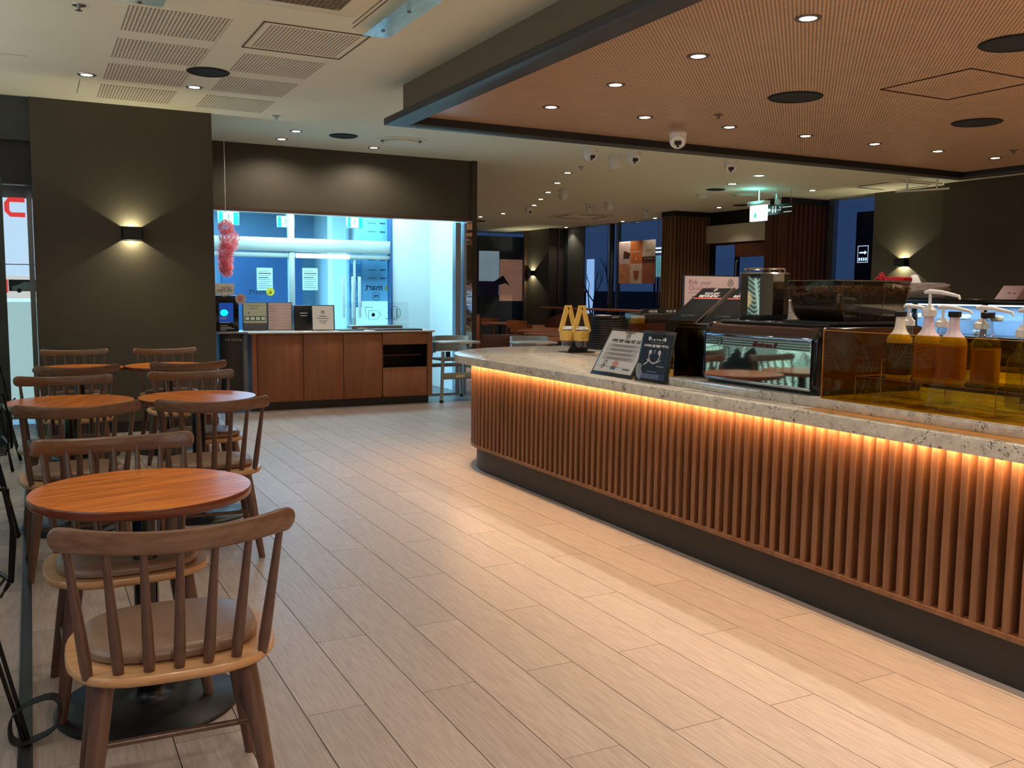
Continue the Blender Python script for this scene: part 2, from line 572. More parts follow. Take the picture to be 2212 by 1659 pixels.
# ------------------------------------------------------------------ ceiling and soffit
ce = sbox('ceiling', M_ceil, -1.1, 12.9, -3.2, 24.2, CZ, CZ + 0.15)
FX0, FX1, FY1 = 2.65, 9.83, 7.42
so = MB()
so.box(2.775, 2.80, -3.1, 7.30, 2.775, CZ).box(2.80, 9.70, 7.275, 7.30, 2.775, CZ).box(9.68, 9.70, -3.1, 7.30, 2.775, CZ)
s_o = struct(so.build('trim_1', M_body))
fr = MB()
fr.box(FX0, FX0 + .18, -3.1, FY1, 2.725, 2.78).box(FX0 + .18, FX1, FY1 - .16, FY1, 2.725, 2.78).box(FX1 - .18, FX1, -3.1, FY1 - .16, 2.725, 2.78)
struct(fr.build('trim_2', M_charcoal, bevel=0.002))
fi = MB()
fi.box(FX0 + .175, FX0 + .19, -3.1, FY1 - .16, 2.727, 2.80).box(FX0 + .19, FX1 - .19, FY1 - .175, FY1 - .16, 2.727, 2.80)
struct(fi.build('trim_3', M_black))
wc = sbox('ceiling_panel', M_perf, 2.84, 9.66, -3.1, 7.25, 2.790, 2.80)
wc['kind'] = 'structure'
# access hatch in the wooden ceiling
hx = [at(1900, 155, Z=2.790), at(2110, 110, Z=2.790), at(2300, 150, Z=2.790), at(2045, 175, Z=2.790)]
a_, b_ = (5.35, 4.05), (6.0, 4.7)
ht = MB()
for x0, x1, y0, y1 in ((5.3, 6.0, 3.96, 3.968), (5.3, 6.0, 4.66, 4.668), (5.3, 5.308, 3.96, 4.668), (5.992, 6.0, 3.96, 4.668)):
    ht.box(x0, x1, y0, y1, 2.784, 2.791)
hatch = ht.build('trim_4', mat('hatch_groove', (60, 32, 18), 0.6)); struct(hatch)
# white perforated ceiling panels
pi = 0
for xa in (0.585, 1.415):
    for k in range(4):
        ya = 6.08 + 0.81 * k
        g = thing('ceiling_speaker_grille', '%s perforated square in the white ceiling, %s of the %s column' % (
            'framed' if (xa > 1 and k == 0) else 'plain', ('nearest', 'second', 'third', 'farthest')[k], 'left' if xa < 1 else 'right'),
            'ceiling grille', (xa, ya, CZ), group='perforated ceiling panels')
        MB().box(0, 0.60, 0, 0.60, -0.003, 0.0).build('perforated_panel', M_grille, g)
        if xa > 1 and k == 0:
            f_ = MB()
            f_.box(-.05, .65, -.05, -.042, -.006, 0).box(-.05, .65, .642, .65, -.006, 0).box(-.05, -.042, -.05, .65, -.006, 0).box(.642, .65, -.05, .65, -.006, 0)
            f_.build('frame', mat('grille_frame_line', (96, 86, 70), 0.7), g)

# ------------------------------------------------------------------ walls
sbox('wall_pillar', M_wall, 0.05, 1.606, 9.38, 11.05, 0.10, CZ)
sbox('baseboard_pillar', M_black, 0.045, 1.612, 9.37, 11.05, 0.0, 0.10)
sbox('wall_left_header', mat('grey_green_header', (58, 62, 58), 0.7), -1.1, 0.05, 9.42, 9.6, 2.66, CZ)
sbox('wall_left_dark', M_black, -1.1, 0.05, 9.5, 9.62, 2.28, 2.66)
hw = MB(); hw.box(1.606, 5.13, 11.05, 11.2, 2.30, CZ)
struct(hw.build('wall_back', M_wall))
sbox('wall_back_end', M_walldark, 5.13, 5.20, 11.0, 11.25, 2.30, CZ)
sbox('wall_end_strip', M_walldark, 5.10, 5.20, 11.0, 11.28, 0, 2.30)
sbox('trim_5', M_bronze, 1.606, 5.25, 11.03, 11.2, 2.262, 2.30)
# back window
wn = sbox('window_1', M_mallglass, 1.61, 4.92, 11.10, 11.112, 0.03, 2.245)
sbox('window_post', M_alu, 4.92, 4.995, 11.05, 11.15, 0.0, 2.245, wn)
sbox('window_sill', M_alu, 1.61, 4.92, 11.07, 11.14, 0.0, 0.03, wn)
# mirror clad column
M_wavy = mat('wavy_mirror_steel', (215, 215, 218), .05, 1.0, var=.01, scale=2.2, bump=1.0, stretch=(1, 1, 2.5))
pc = MB(); pc.box(5.02, 5.10, 10.93, 11.30, 0, 2.262)
struct(pc.build('wall_mirror_column', M_wavy))
# vestibule and mall beyond the back window
M_mallwall = mat('cool_white_wall', (205, 215, 215), 0.6, var=0.02)
M_mallblue = mat('mall_blue_wall', (128, 160, 186), 0.35, var=0.15, scale=0.8)
M_frost = mat('frosted_white_panel', (222, 230, 228), 0.6, var=0.03, scale=1.2)
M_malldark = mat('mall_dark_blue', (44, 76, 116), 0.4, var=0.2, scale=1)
vz = 2.95
sbox('ceiling_mall', M_mallwall, -3.0, 5.2, 11.2, 19.0, vz, vz + .1)
sbox('wall_mall_back', M_mallblue, -3.0, 5.2, 18.6, 18.8, 0, vz)
sbox('wall_mall_left', M_mallblue, -3.0, -2.85, 9.7, 18.6, 0, vz)
sbox('wall_mall_right', M_mallwall, 5.14, 5.2, 11.3, 18.6, 0, vz)
sbox('floor_mall', M_tile, -3.0, -1.1, 9.7, 19.0, -0.12, 0.0)
sbox('wall_frosted', M_frost, 4.56, 5.14, 12.46, 12.55, 0.0, vz)
# sliding door frame of the vestibule
M_doorframe = mat('pale_grey_door_frame', (186, 196, 188), 0.4, var=0.03)
df = MB()
df.box(3.10, 3.175, 12.45, 12.55, 0, vz).box(1.0, 4.56, 12.44, 12.56, 1.87, 2.05).box(1.0, 3.10, 12.46, 12.54, 1.79, 1.855)
df.box(3.175, 4.56, 12.46, 12.54, 1.79, 1.855).box(1.0, 1.06, 12.45, 12.55, 0, vz)
door = struct(df.build('door_1', M_doorframe, bevel=0.003))
sbox('door_jamb', mat('blue_grey_jamb', (60, 96, 140), 0.4), 4.53, 4.56, 12.43, 12.56, 0, vz, door)
for i, (xa, xb) in enumerate(((1.06, 3.10), (3.175, 4.53))):
    sbox('pane', M_mallglass, xa, xb, 12.495, 12.503, 2.05, vz, door)
    sbox('pane', M_mallglass, xa, xb, 12.495, 12.503, 0.05, 1.79, door)
sbox('door_leaf_rail', M_doorframe, 4.0, 4.03, 12.47, 12.49, 0.05, 1.79, door)
# deep dark passages in the mall
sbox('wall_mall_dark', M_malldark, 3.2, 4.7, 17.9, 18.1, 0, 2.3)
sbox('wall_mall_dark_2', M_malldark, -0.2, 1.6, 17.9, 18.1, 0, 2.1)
sbox('trim_6', M_mallwall, 4.75, 5.0, 16.0, 16.3, 0, vz)
# A4 notices on the sliding doors
M_notice = mat('cyan_lit_notice', (196, 232, 236), 0.6, var=0.02)
M_ink = flat('dark_ink', (40, 42, 46))
for i, px in enumerate((572, 670)):
    c0 = at(px, 603, Y=12.47)
    nt_ = thing('notice', 'pale notice sheet of printed lines on the mall door, %s one of two' % ('left' if i == 0 else 'right'), 'notice', tuple(c0))
    MB().box(-.105, .105, 0, .002, -.15, .15).build('sheet', M_notice, nt_)
    mb = MB(); Mp = plane((0, -0.001, 0), (1, 0, 0), (0, 0, 1))
    for k in range(9):
        hh = .008 if k in (1, 3) else .003
        mb.rect(-.085, .085 if k % 3 else .05, .11 - k * .028 - hh, .11 - k * .028, .0006, Mp)
    mb.build('print', M_ink, nt_)
# mirrored supermarket board
bc = at(812, 560, Y=12.72)
bd = thing('directory_board', 'large pale blue directory board with mirrored mart lettering beyond the glass', 'board', tuple(bc))
MB().box(-.27, .27, 0, .02, -.60, .62).build('panel', mat('pale_blue_board', (150, 200, 228), 0.5, var=0.03), bd)
Mp = plane((0, -0.001, 0), (1, 0, 0), (0, 0, 1))
Mp2 = Mp @ Matrix.Translation((-.03, -.40, 0))
text('mart', .135, flat('grey_blue_ink', (58, 76, 104)), Mp2, bd, mirror=True, bold=.003)
text('e', .15, flat('mart_yellow', (214, 178, 60)), Mp @ Matrix.Translation((.165, -.395, 0)), bd, mirror=True, bold=.004)
mb = MB()
for k, yy in enumerate((.5, .38, .12, -.02, -.16, -.28)):
    mb.rect(.06, .14, yy, yy + .018, .0008, Mp); mb.rect(-.12, .0, yy + .004, yy + .012, .0008, Mp)
mb.ring(.0, -.53, .055, .06, .0008, 24, Mp)
mb.poly([(-.035, -.52), (-.02, -.51), (.02, -.515), (.035, -.50), (.03, -.55), (.022, -.55), (.02, -.53), (-.015, -.53), (-.018, -.555), (-.026, -.555)], .0008, Mp)
mb.build('print', flat('grey_blue_ink', (58, 76, 104)), bd)
mp_ = thing('floor_plan_sign', 'blue outlined floor plan sign left of the mirrored mart board', 'sign', tuple(at(768, 600, Y=12.7)))
MB().box(-.09, .09, 0, .01, -.42, .42).build('panel', mat('mid_blue_board', (96, 170, 222), 0.5), mp_)
mb = MB()
for cy in (.28, -.02, -.30):
    for a_, b_ in ((.07, .06), (.04, .03)):
        for (x0, x1, y0, y1) in ((-a_, a_, cy + a_, cy + a_ + .008), (-a_, a_, cy - a_ - .008, cy - a_), (-a_, -a_ + .008, cy - a_, cy + a_), (a_ - .008, a_, cy - a_, cy + a_ * .4)):
            mb.rect(x0, x1, y0, y1, .001, Mp)
mb.build('print', flat('pale_line', (214, 240, 246)), mp_)


# lit green exit boxes
M_exitw = emitter('exit_sign_white', (225, 255, 244), 2.2)
M_exitg = emitter('exit_sign_green', (0, 196, 158), 1.3)


def exit_sign(px, py, Y, w_, h_, label, cx=None):
    c0 = at(px, py, Y=Y)
    e = thing('exit_sign', label, 'sign', (c0.x, c0.y, c0.z + h_ / 2))
    MB().box(-w_ / 2, w_ / 2, 0, .05, -h_, 0).build('housing', M_white, e, bevel=.003)
    Mp = plane((0, -0.001, -h_ / 2), (1, 0, 0), (0, 0, 1))
    MB().rect(-w_ / 2 * .96, w_ / 2 * .96, -h_ / 2 * .92, h_ / 2 * .92, .0005, Mp).build('green_face', M_exitg, e)
    mb = MB(); mb.rect(-w_ * .28, w_ * .22, -h_ * .44, h_ * .44, .001, Mp); mb.build('white_field', M_exitw, e)
    mb = MB(); s_ = h_ * .8
    mb.disc(-.02 * s_, .36 * s_, .07 * s_, .002, 10, Mp)
    mb.line([(-.02 * s_, .28 * s_), (-.06 * s_, .02 * s_)], .10 * s_, .002, Mp)
    mb.line([(-.06 * s_, .02 * s_), (.12 * s_, -.12 * s_), (.08 * s_, -.38 * s_)], .07 * s_, .002, Mp)
    mb.line([(-.06 * s_, .02 * s_), (-.10 * s_, -.2 * s_), (-.28 * s_, -.26 * s_)], .07 * s_, .002, Mp)
    mb.line([(-.2 * s_, .10 * s_), (-.03 * s_, .24 * s_), (.14 * s_, .12 * s_)], .06 * s_, .002, Mp)
    mb.build('running_figure', M_exitg, e)
    MB().cyl((0, .02), .006, 0, max(.02, vz - (c0.z + h_ / 2)), 8).build('hanger', M_steel, e)
    return e


exit_sign(494, 471, 12.3, .26, .17, 'bright green exit sign high in the upper left corner of the blue window')
exit_sign(618, 479, 14.2, .26, .17, 'green exit sign farther back, just left of the central door post')
exit_sign(767, 481, 12.3, .22, .15, 'green exit sign with running figure above the mirrored mart board')
# mirrored shop mark on the left sliding door, door handles, mirrored ceiling lights over the door
dm = thing('door_mark', 'small mirrored mart lettering with yellow round mark on the left mall door', 'sign', tuple(at(566, 630, Y=12.47)))
text('mart', .12, M_ink, Mp @ Matrix.Translation((-.06, 0, 0)), dm, mirror=True)
MB().disc(.11, .0, .055, .001, 20, Mp).build('yellow_disc', flat('mark_yellow', (232, 204, 40)), dm)
text('e', .11, M_ink, Mp @ Matrix.Translation((.11, .0, .001)), dm, mirror=True)
for px_, l_ in ((742, 'left'), (763, 'middle'), (777, 'right')):
    q_ = at(px_, 665, Y=12.42)
    o = MB().tube([(q_.x, 12.42, .98), (q_.x, 12.42, 1.55)], .022, 10).build('pull_bar', M_mallwall); tag(o, 'pale vertical pull bar on the mall door, %s of three' % l_, 'handle')
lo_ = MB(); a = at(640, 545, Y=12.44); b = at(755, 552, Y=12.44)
lo_.box(a.x, b.x, 12.435, 12.459, 1.79, 1.85); lo_.build('door_light_reflection', emitter('reflection_face', (220, 245, 255), 1.3))  # glowing band stands in for a reflection of ceiling lights
tag(bpy.data.objects['door_light_reflection'], 'bright hatched reflection of ceiling lights, added as a glowing band on the grey door header', 'lamp')
# mall ceiling lamps seen through the glass
for i, (px, py, Y) in enumerate(((588, 463, 13.6), (548, 465, 14.6), (505, 487, 15.6))):
    c0 = at(px, py, Z=vz - .005)
    if c0.y > 18 or c0.y < 11.3: c0 = Vector((2.7 - .4 * i, 13.6 + i, 0))
    o = MB().lathe([(.06, vz - .03), (.075, vz - .001)], 16, Matrix.Translation((c0.x, c0.y, 0))).build('mall_downlight', emitter('mall_lamp_%d' % i, (200, 230, 255), 8), None)
    tag(o, ('bright bluish round lamp in the mall ceiling near the central post', 'small bluish mall ceiling lamp left of the bright one', 'faint bluish mall lamp below the left exit sign')[i], 'lamp')
lb = MB()
for k in range(4): lb.box(3.3 + .0, 4.5, 14.4 + k * .28, 14.5 + k * .28, vz - .012, vz - .002)
tag(lb.build('louvre_light', emitter('mall_louvre', (190, 225, 255), 2.2)), 'striped louvre light in the mall ceiling behind the door header', 'lamp')

# ---- lit poster window at the far left, beyond the pillar
M_litposter = emitter('backlit_poster_blue', (184, 216, 240), 0.68)
M_litgreen = emitter('backlit_poster_teal', (172, 210, 212), 0.52)
M_red = emitter('backlit_red', (226, 62, 60), 0.6)
lp = thing('lightbox', 'tall backlit pale blue shop panel with red letter at the left edge', 'light box', (-0.6, 10.35, 0))
MB().box(0, .70, 0, .08, 0.05, 2.55).build('housing', M_alu, lp)
Mp = plane((0, -0.001, 0), (1, 0, 0), (0, 0, 1))


def lz(py): return at(40, py, Y=10.35).z


MB().rect(.02, .66, lz(652), lz(428), .001, Mp).build('upper_panel', M_litposter, lp)
MB().rect(.02, .66, .08, lz(642), .001, Mp).build('lower_panel', M_litgreen, lp)
MB().rect(.02, .66, lz(645), lz(596), .002, Mp).build('picture_strip', emitter('strip_white', (215, 220, 216), .55), lp)
mb = MB()
xl = at(12, 500, Y=10.35).x + .6; xr = at(56, 500, Y=10.35).x + .6
mb.line([(xr, lz(432)), (xl + .04, lz(432)), (xl + .02, lz(440)), (xl + .02, lz(456)), (xl + .05, lz(464)), (xr, lz(464))], .045, .003, Mp)
mb.build('red_letter', M_red, lp)
MB().rect(.02, xl + .0, lz(632), lz(604), .003, Mp).build('red_block', M_red, lp)
mb = MB(); x0 = at(18, 600, Y=10.35).x + .6
mb.rect(x0, .66, lz(629), lz(604), .003, Mp); mb.build('car_photo_ground', flat('dark_green_grey', (50, 56, 54)), lp)
mb = MB(); cyy = (lz(629) + lz(604)) / 2
mb.poly([(x0 + .03, cyy - .05), (x0 + .03, cyy - .01), (x0 + .09, cyy + .01), (x0 + .13, cyy + .035), (x0 + .2, cyy + .035), (x0 + .24, cyy + .0), (x0 + .33, cyy - .01), (x0 + .33, cyy - .05)], .004, Mp)
mb.build('vintage_car_picture', flat('pale_grey_green', (150, 168, 160)), lp)
mb = MB()
for q in (.09, .26): mb.disc(x0 + q, cyy - .05, .022, .005, 14, Mp)
mb.build('picture_wheels', flat('dark_green_grey', (50, 56, 54)), lp)
MB().rect(.02, .66, lz(571) - .004, lz(571) + .004, .003, Mp).build('panel_seam', M_ink, lp)
sbox('trim_7', M_alu, 0.0, 0.045, 9.9, 9.96, 0, 2.28)
# slim dark post at the far left edge
p1 = at(6, 640, Y=9.0)
pst = MB().box(p1.x - .08, p1.x + .03, 8.96, 9.04, 0, 2.28).build('door_2', mat('dark_bronze_post', (70, 74, 70), 0.4, 0.6)); struct(pst)

# ---- glazed front at the far left, outside the frame, with leaf line art (mirrored in the machine)
gf = sbox('window_2', M_glass, -1.02, -1.0, -3.0, 9.3, 0.05, CZ)
M_leafg = emitter('leaf_glow_pale_teal', (176, 214, 198), .7)  # emission added to the leaf art so the chrome mirrors it brightly
M_leafy = emitter('leaf_glow_yellow', (222, 190, 110), .4)
M_leafd = mat('leaf_art_dark_ground', (30, 46, 48), 0.5, var=0.2, scale=2)
la = thing('leaf_mural', 'dark mural of pale palm leaf line art on the front glass', 'mural', (0, 0, 0))
MB().box(-.995, -.985, 3.2, 9.3, 0.10, 1.85).build('ground', M_leafd, la)
Ml = plane((-.984, 9.3, 0), (0, -1, 0), (0, 0, 1)) @ Matrix.Diagonal((1, 1, -1, 1))
mb = MB(); my = MB()
rl = random.Random(3)
for k in range(26):
    bx, bz = (rl.uniform(.2, 3.4) if k < 19 else rl.uniform(3.4, 5.9)), rl.uniform(.12, .8)
    ang = rl.uniform(.5, 2.6); Ls = rl.uniform(.5, .9)
    tip = (bx + Ls * math.cos(ang), bz + Ls * math.sin(ang) * .8)
    mb.line([(bx, bz), ((bx + tip[0]) / 2 + .05, (bz + tip[1]) / 2), tip], .022, .001, Ml)
    for i in range(16):
        t = (i + 1) / 17; qx, qz = bx + (tip[0] - bx) * t, bz + (tip[1] - bz) * t
        for sg in (-1, 1):
            l_ = .45 * math.sin(PI * (t * .8 + .15)); aa = ang + sg * .9
            e_ = (qx + l_ * math.cos(aa), min(1.84, max(.12, qz + l_ * math.sin(aa))))
            if 0 < e_[0] < 6.1: mb.line([(qx, min(qz, 1.84)), e_], .009, .0012, Ml)
for k in range(5):
    my.disc(rl.uniform(.5, 5.5), rl.uniform(1.0, 1.6), .2, .0008, 14, Ml, ry=.12)
mb.build('leaf_lines', M_leafg, la); my.build('yellow_shapes', M_leafy, la)
sbox('wall_left_low', M_walldark, -1.1, -0.98, -3.2, 9.4, 0.0, 0.05)
sbox('wall_rear', M_wall, -1.1, 12.9, -3.35, -3.2, 0.0, CZ)
# floor track and dark metal strip along the glass
tr = MB(); tr.box(-.085, -.045, 0.3, 9.35, 0.0, .008).box(-.083, -.079, 0.3, 9.35, .008, .014).box(-.051, -.047, 0.3, 9.35, .008, .014)
struct(tr.build('trim_8', mat('dark_metal_track', (74, 76, 76), 0.35, 0.7)))

# ---- right hand side of the cafe
sbox('wall_right', M_wall, 12.45, 12.9, 9.5, 10.96, 0, CZ)
sbox('wall_right_near', M_walldark, 12.25, 12.9, -3.2, 9.5, 0, CZ)
w4 = sbox('window_3', M_glass, 12.70, 12.712, 10.96, 12.2, 0.4, CZ)
sbox('window_frame', M_alu, 12.64, 12.74, 12.0, 12.12, 0, CZ, w4)
sbox('window_sill', M_charcoal, 12.6, 12.8, 10.96, 12.2, 0.0, 0.4, w4)
w5 = sbox('window_4', M_glass, 12.70, 12.712, 15.9, 21.4, 0.75, CZ)
for yy, hw_ in ((21.3, .04), (19.15, .05), (18.85, .03), (16.9, .03), (16.72, .03), (15.95, .05)):
    sbox('window_mullion', M_charcoal if hw_ > .035 else M_alu, 12.66, 12.76, yy - hw_, yy + hw_, 0.75, CZ, w5)
sbox('window_sill', M_walldark, 12.60, 12.8, 15.9, 21.4, 0.0, 0.75, w5)
sbox('panel', mat('grey_green_window_panel', (92, 92, 84), 0.7), 12.63, 12.66, 20.3, 21.1, 0.75, CZ, w5)
sbox('wall_far_return', M_walldark, 12.25, 12.9, 21.45, 21.7, 0, CZ)
sbox('wall_far_right', M_wall, 12.25, 12.45, 21.7, 22.7, 0, CZ)
w6 = sbox('window_5', M_glass, 8.2, 12.25, 22.72, 22.735, 0.0, CZ)
sbox('window_post', M_bronze, 12.17, 12.25, 22.66, 22.74, 0, CZ, w6)
sbox('wall_far_left', M_walldark, 5.25, 8.2, 22.7, 22.9, 0, CZ)
sbox('wall_mall_side', M_walldark, 5.2, 5.25, 11.28, 22.7, 0, CZ)


# slat clad columns
def slat_column(name, x0, x1, yf, depth, n, m_s, lx=True):
    c = MB().box(x0 + .02, x1, yf + .04, yf + depth, 0, CZ - .08).build(name, M_dkwood); struct(c)
    MB().box(x0 - .03, x1 + .03, yf - .03, yf + depth, CZ - .10, CZ).build('cornice', M_black, c)
    for i in range(n):
        xa = x0 + (x1 - x0) * (i + .2) / n
        MB().box(xa, xa + (x1 - x0) / n * (.30 if m_s is M_ltslat else .45), yf, yf + .05, 0, CZ - .1).build('slat', m_s, c)
    for i in range(max(3, n // 3)):
        ya = yf + .08 + i * .09
        MB().box(x0 - .02, x0 + .03, ya, ya + .045, 0, CZ - .1).build('slat', m_s, c)
    return c


slat_column('wall_slat_column', 11.78, 12.85, 15.45, .4, 12, M_ltslat)
slat_column('wall_slat_column_near', 11.72, 12.85, 12.25, .5, 10, M_dkwood)
# entrance between the columns
en = sbox('door_3', M_dkwood, 12.7, 12.85, 12.75, 15.45, 2.36, 2.42)
sbox('header_panel', mat('beige_header_panel', (196, 184, 160), 0.6, var=0.03), 12.62, 12.7, 12.75, 15.45, 2.40, 2.76, en)
sbox('upper_panel', M_black, 12.72, 12.85, 12.75, 15.45, 2.76, CZ, en)
for yy in (13.0, 14.55, 15.3):
    sbox('door_stile', M_black, 12.68, 12.76, yy, yy + .07, 0, 2.36, en)
sbox('door_rail', M_dkwood, 12.66, 12.78, 12.9, 14.6, 2.1, 2.36, en)
sbox('pane', M_glass, 12.71, 12.72, 12.9, 15.3, .05, 2.1, en)
MB().tube([(12.62, 14.45, 1.0), (12.58, 14.45, 1.03), (12.58, 14.45, 2.0), (12.62, 14.45, 2.03)], .012, 8).build('pull_handle', M_steel, en)

# ---- street outside, at dusk
M_outblue = mat('blue_street_wall', (60, 92, 150), 0.8, var=0.1, scale=.7)
M_outdark = mat('dark_hoarding', (22, 28, 38), 0.8)
sbox('street_ground', mat('street_paving', (48, 52, 60), 0.8), 12.9, 40, -3, 40, -.4, -.3)['kind'] = 'structure'
tag(MB().box(17, 17.3, 17.5, 30, -.3, 1.4).build('hoarding', M_outdark), 'dark hoarding in the street behind the poster', 'hoarding').pop('kind', None)
o = MB().box(16, 20, 11.6, 13.8, -.3, 5.2).box(16.5, 20, 13.0, 15.0, -.3, 3.2).build('street_building', M_outdark)
tag(o, 'dark building outside the narrow right window', 'building')
ya_, yb_ = at(1280, 600, X=14.9).y, at(1267, 600, X=14.9).y
o = MB().box(14.9, 14.96, ya_, yb_, -.3, at(1272, 560, X=14.9).z).build('lit_column', emitter('lit_column_face', (150, 190, 240), .7))
tag(o, 'bright white-blue lit column outside behind the bare trees', 'column')
o = MB().box(14.8, 15.0, at(1433, 560, X=14.8).y, at(1414, 560, X=14.8).y, at(1420, 598, X=14.8).z, at(1420, 552, X=14.8).z).build('lit_panel', emitter('lit_teal_panel', (120, 190, 200), .45))
tag(o, 'pale teal lit panel outside, right of the drinks poster', 'panel')
yp_ = at(1423, 560, X=14.9).y
MB().box(14.88, 14.93, yp_ - .03, yp_ + .03, -.3, at(1420, 598, X=14.8).z).build('post', M_outdark, o)
o = MB()
for i in range(2): o.box(14.7, 14.75, at(1436, 560, X=14.7).y, at(1416, 560, X=14.7).y, 2.42 + i * .1, 2.45 + i * .1)
tl_ = tag(o.build('tube_lamp', emitter('tube_lamp_face', (220, 240, 255), 3)), 'pair of thin tube lamps outside above the teal panel', 'lamp')
MB().box(14.76, 14.80, yp_ - .02, yp_ + .02, -.3, 2.56).build('post', M_outdark, tl_)


def bare_tree(x, y, z0, s, seed, label):
    r = random.Random(seed); mb = MB()

    def br(p, d, l, rad, k):
        q = p + d * l
        mb.tube([p, (p + q) / 2 + Vector((r.uniform(-.03, .03), r.uniform(-.03, .03), 0)) * s, q], [rad, rad * .85, rad * .65], 6)
        if k:
            for _ in range(2):
                dd = (d + Vector((r.uniform(-.6, .6), r.uniform(-.6, .6), r.uniform(0, .4)))).normalized()
                br(q, dd, l * r.uniform(.6, .85), rad * .6, k - 1)
    br(Vector((x, y, z0)), Vector((0, 0, 1)), .95 * s, .04 * s, 3)
    return tag(mb.build('bare_tree', mat('dark_bark_%d' % seed, (34, 32, 36), 0.9)), label, 'tree')


bare_tree(14.2, at(1279, 600, X=14.2).y, -.3, 1.0, 4, 'left bare dark street tree outside, in front of the lit column')
bare_tree(14.1, at(1300, 600, X=14.1).y, -.3, 1.05, 9, 'right bare dark street tree outside beside the window post')
bare_tree(15.0, 12.9, -.3, .9, 12, 'small bare tree outside the narrow right window')
sg = thing('street_sign', 'lit square street sign with a white arrow outside the right window', 'sign', tuple(at(1864, 549, X=14.6)))
MB().box(0, .06, -.14, .14, -.17, .17).build('panel', flat('sign_navy', (14, 24, 52)), sg)
Mp = plane((-.001, 0, 0), (0, -1, 0), (0, 0, 1)); mb = MB()
mb.line([(-.09, .03), (.05, .03)], .03, .001, Mp); mb.poly([(.04, .07), (.1, .03), (.04, -.01)], .001, Mp)
for (x0, x1, y0, y1) in ((-.13, .13, .155, .165), (-.13, .13, -.165, -.155), (-.13, -.12, -.16, .16), (.12, .13, -.16, .16)): mb.rect(x0, x1, y0, y1, .001, Mp)
for k in range(4): mb.rect(-.10 + k * .055, -.065 + k * .055, -.13, -.07, .001, Mp)
mb.build('white_arrow', emitter('sign_white', (200, 225, 255), 1.0), sg)
MB().box(.02, .05, -.02, .02, -2.2, -.17).build('post', M_outdark, sg)
# pictures on the far window, mall mural
mu = thing('window_mural', 'large blurred landscape picture behind the far left window', 'mural', (0, 0, 0))
x0, x1 = at(1034, 600, Y=23.3).x, at(1128, 600, Y=23.3).x
zt_, zb_ = at(1080, 560, Y=23.3).z, at(1080, 650, Y=23.3).z
Mp = plane((x0, 23.29, 0), (1, 0, 0), (0, 0, 1)); W_ = x1 - x0
MB().box(x0 - .4, x1 + .3, 23.3, 23.36, 0, 2.9).build('panel', mat('mural_dusk', (64, 66, 84), 0.7, var=.3, scale=1.5), mu)
MB().rect(W_ * .47, W_ * 1.0, zb_, zt_, .001, Mp).build('warm_field', mat('mural_peach', (196, 140, 118), 0.7, emit=.18, col2=(140, 100, 92), scale=5, stretch=(1, 1, 3)), mu)  # glow put into the peach field to brighten the picture
MB().rect(0, W_ * .46, zt_ - 1.0, zt_ + .22, .0012, Mp).build('pale_sky', mat('mural_pale_blue', (166, 190, 204), 0.7, emit=.25, col2=(60, 70, 80), scale=4), mu)  # pale sky given the same added glow
MB().poly([(W_ * .1, zb_ + .3), (W_ * .25, zt_ - .7), (W_ * .55, zt_ - .45), (W_ * .72, zt_ - .75), (W_ * .6, zb_ + .5)], .002, Mp).build('dark_hill', mat('mural_blue_black', (36, 42, 66), 0.7, var=.3, scale=8), mu)
MB().rect(W_ * .0, W_ * .45, zb_ + .15, zb_ + .55, .0025, Mp).build('violet_band', mat('mural_violet', (60, 52, 120), .7, var=.3, scale=7), mu)
# drinks poster on the window, six pictures
po = thing('drinks_poster', 'poster of six brown drink pictures hung on the far window', 'poster', (12.60, 0, 0))
yl, yr = at(1337, 560, X=12.6).y, at(1415, 560, X=12.6).y
zt_, zb_ = 2.57, 1.575
Wp = yl - yr; Mp = plane((0, yl, zb_), (0, -1, 0), (0, 0, 1)); hp = zt_ - zb_
MB().box(0.001, .01, yr, yl, zb_, zt_).build('sheet', M_paper, po)
cols = [((0, .33, .47, .97), (226, 196, 188)), ((.33, .66, .47, 1.0), (236, 130, 52)), ((.66, 1, .5, 1.0), (232, 214, 190)),
        ((0, .33, 0, .47), (226, 158, 104)), ((.33, .66, 0, .47), (240, 214, 188)), ((.66, 1, 0, .5), (186, 112, 76))]
for i, ((a, b, c, d), cc) in enumerate(cols):
    MB().rect(a * Wp, b * Wp, c * hp, d * hp, .002, Mp).build('picture', mat('poster_picture_%d' % i, cc, .6, var=.15, scale=6), po)
mb = MB()
mb.poly([(.13 * Wp, .6 * hp), (.3 * Wp, .6 * hp), (.33 * Wp, .72 * hp), (.14 * Wp, .78 * hp)], .004, Mp)
mb.build('dark_cup_picture', mat('coffee_brown_print_left', (84, 44, 26), .6), po)
mb = MB()
mb.rect(.66 * Wp, 1.0 * Wp, .5 * hp, .62 * hp, .004, Mp); mb.build('dark_cup_picture', mat('coffee_brown_print', (84, 44, 26), .6), po)
mb = MB(); mb.poly([(.42 * Wp, .3 * hp), (.58 * Wp, .3 * hp), (.55 * Wp, .1 * hp), (.45 * Wp, .1 * hp)], .004, Mp)
mb.build('iced_drink_picture', mat('iced_drink_print', (196, 110, 60), .6, var=.3, scale=20), po)
mb = MB(); mb.rect(.36 * Wp, .62 * Wp, .735 * hp, .75 * hp, .004, Mp); mb.disc(.49 * Wp, .57 * hp, .03, .004, 8, Mp)
mb.rect(.72 * Wp, .95 * Wp, .57 * hp, .58 * hp, .005, Mp)
mb.build('white_print', M_paper, po)
text('CHRISTMAS', .05, M_ink, Mp @ Matrix.Translation((.83 * Wp, .76 * hp, .004)), po)

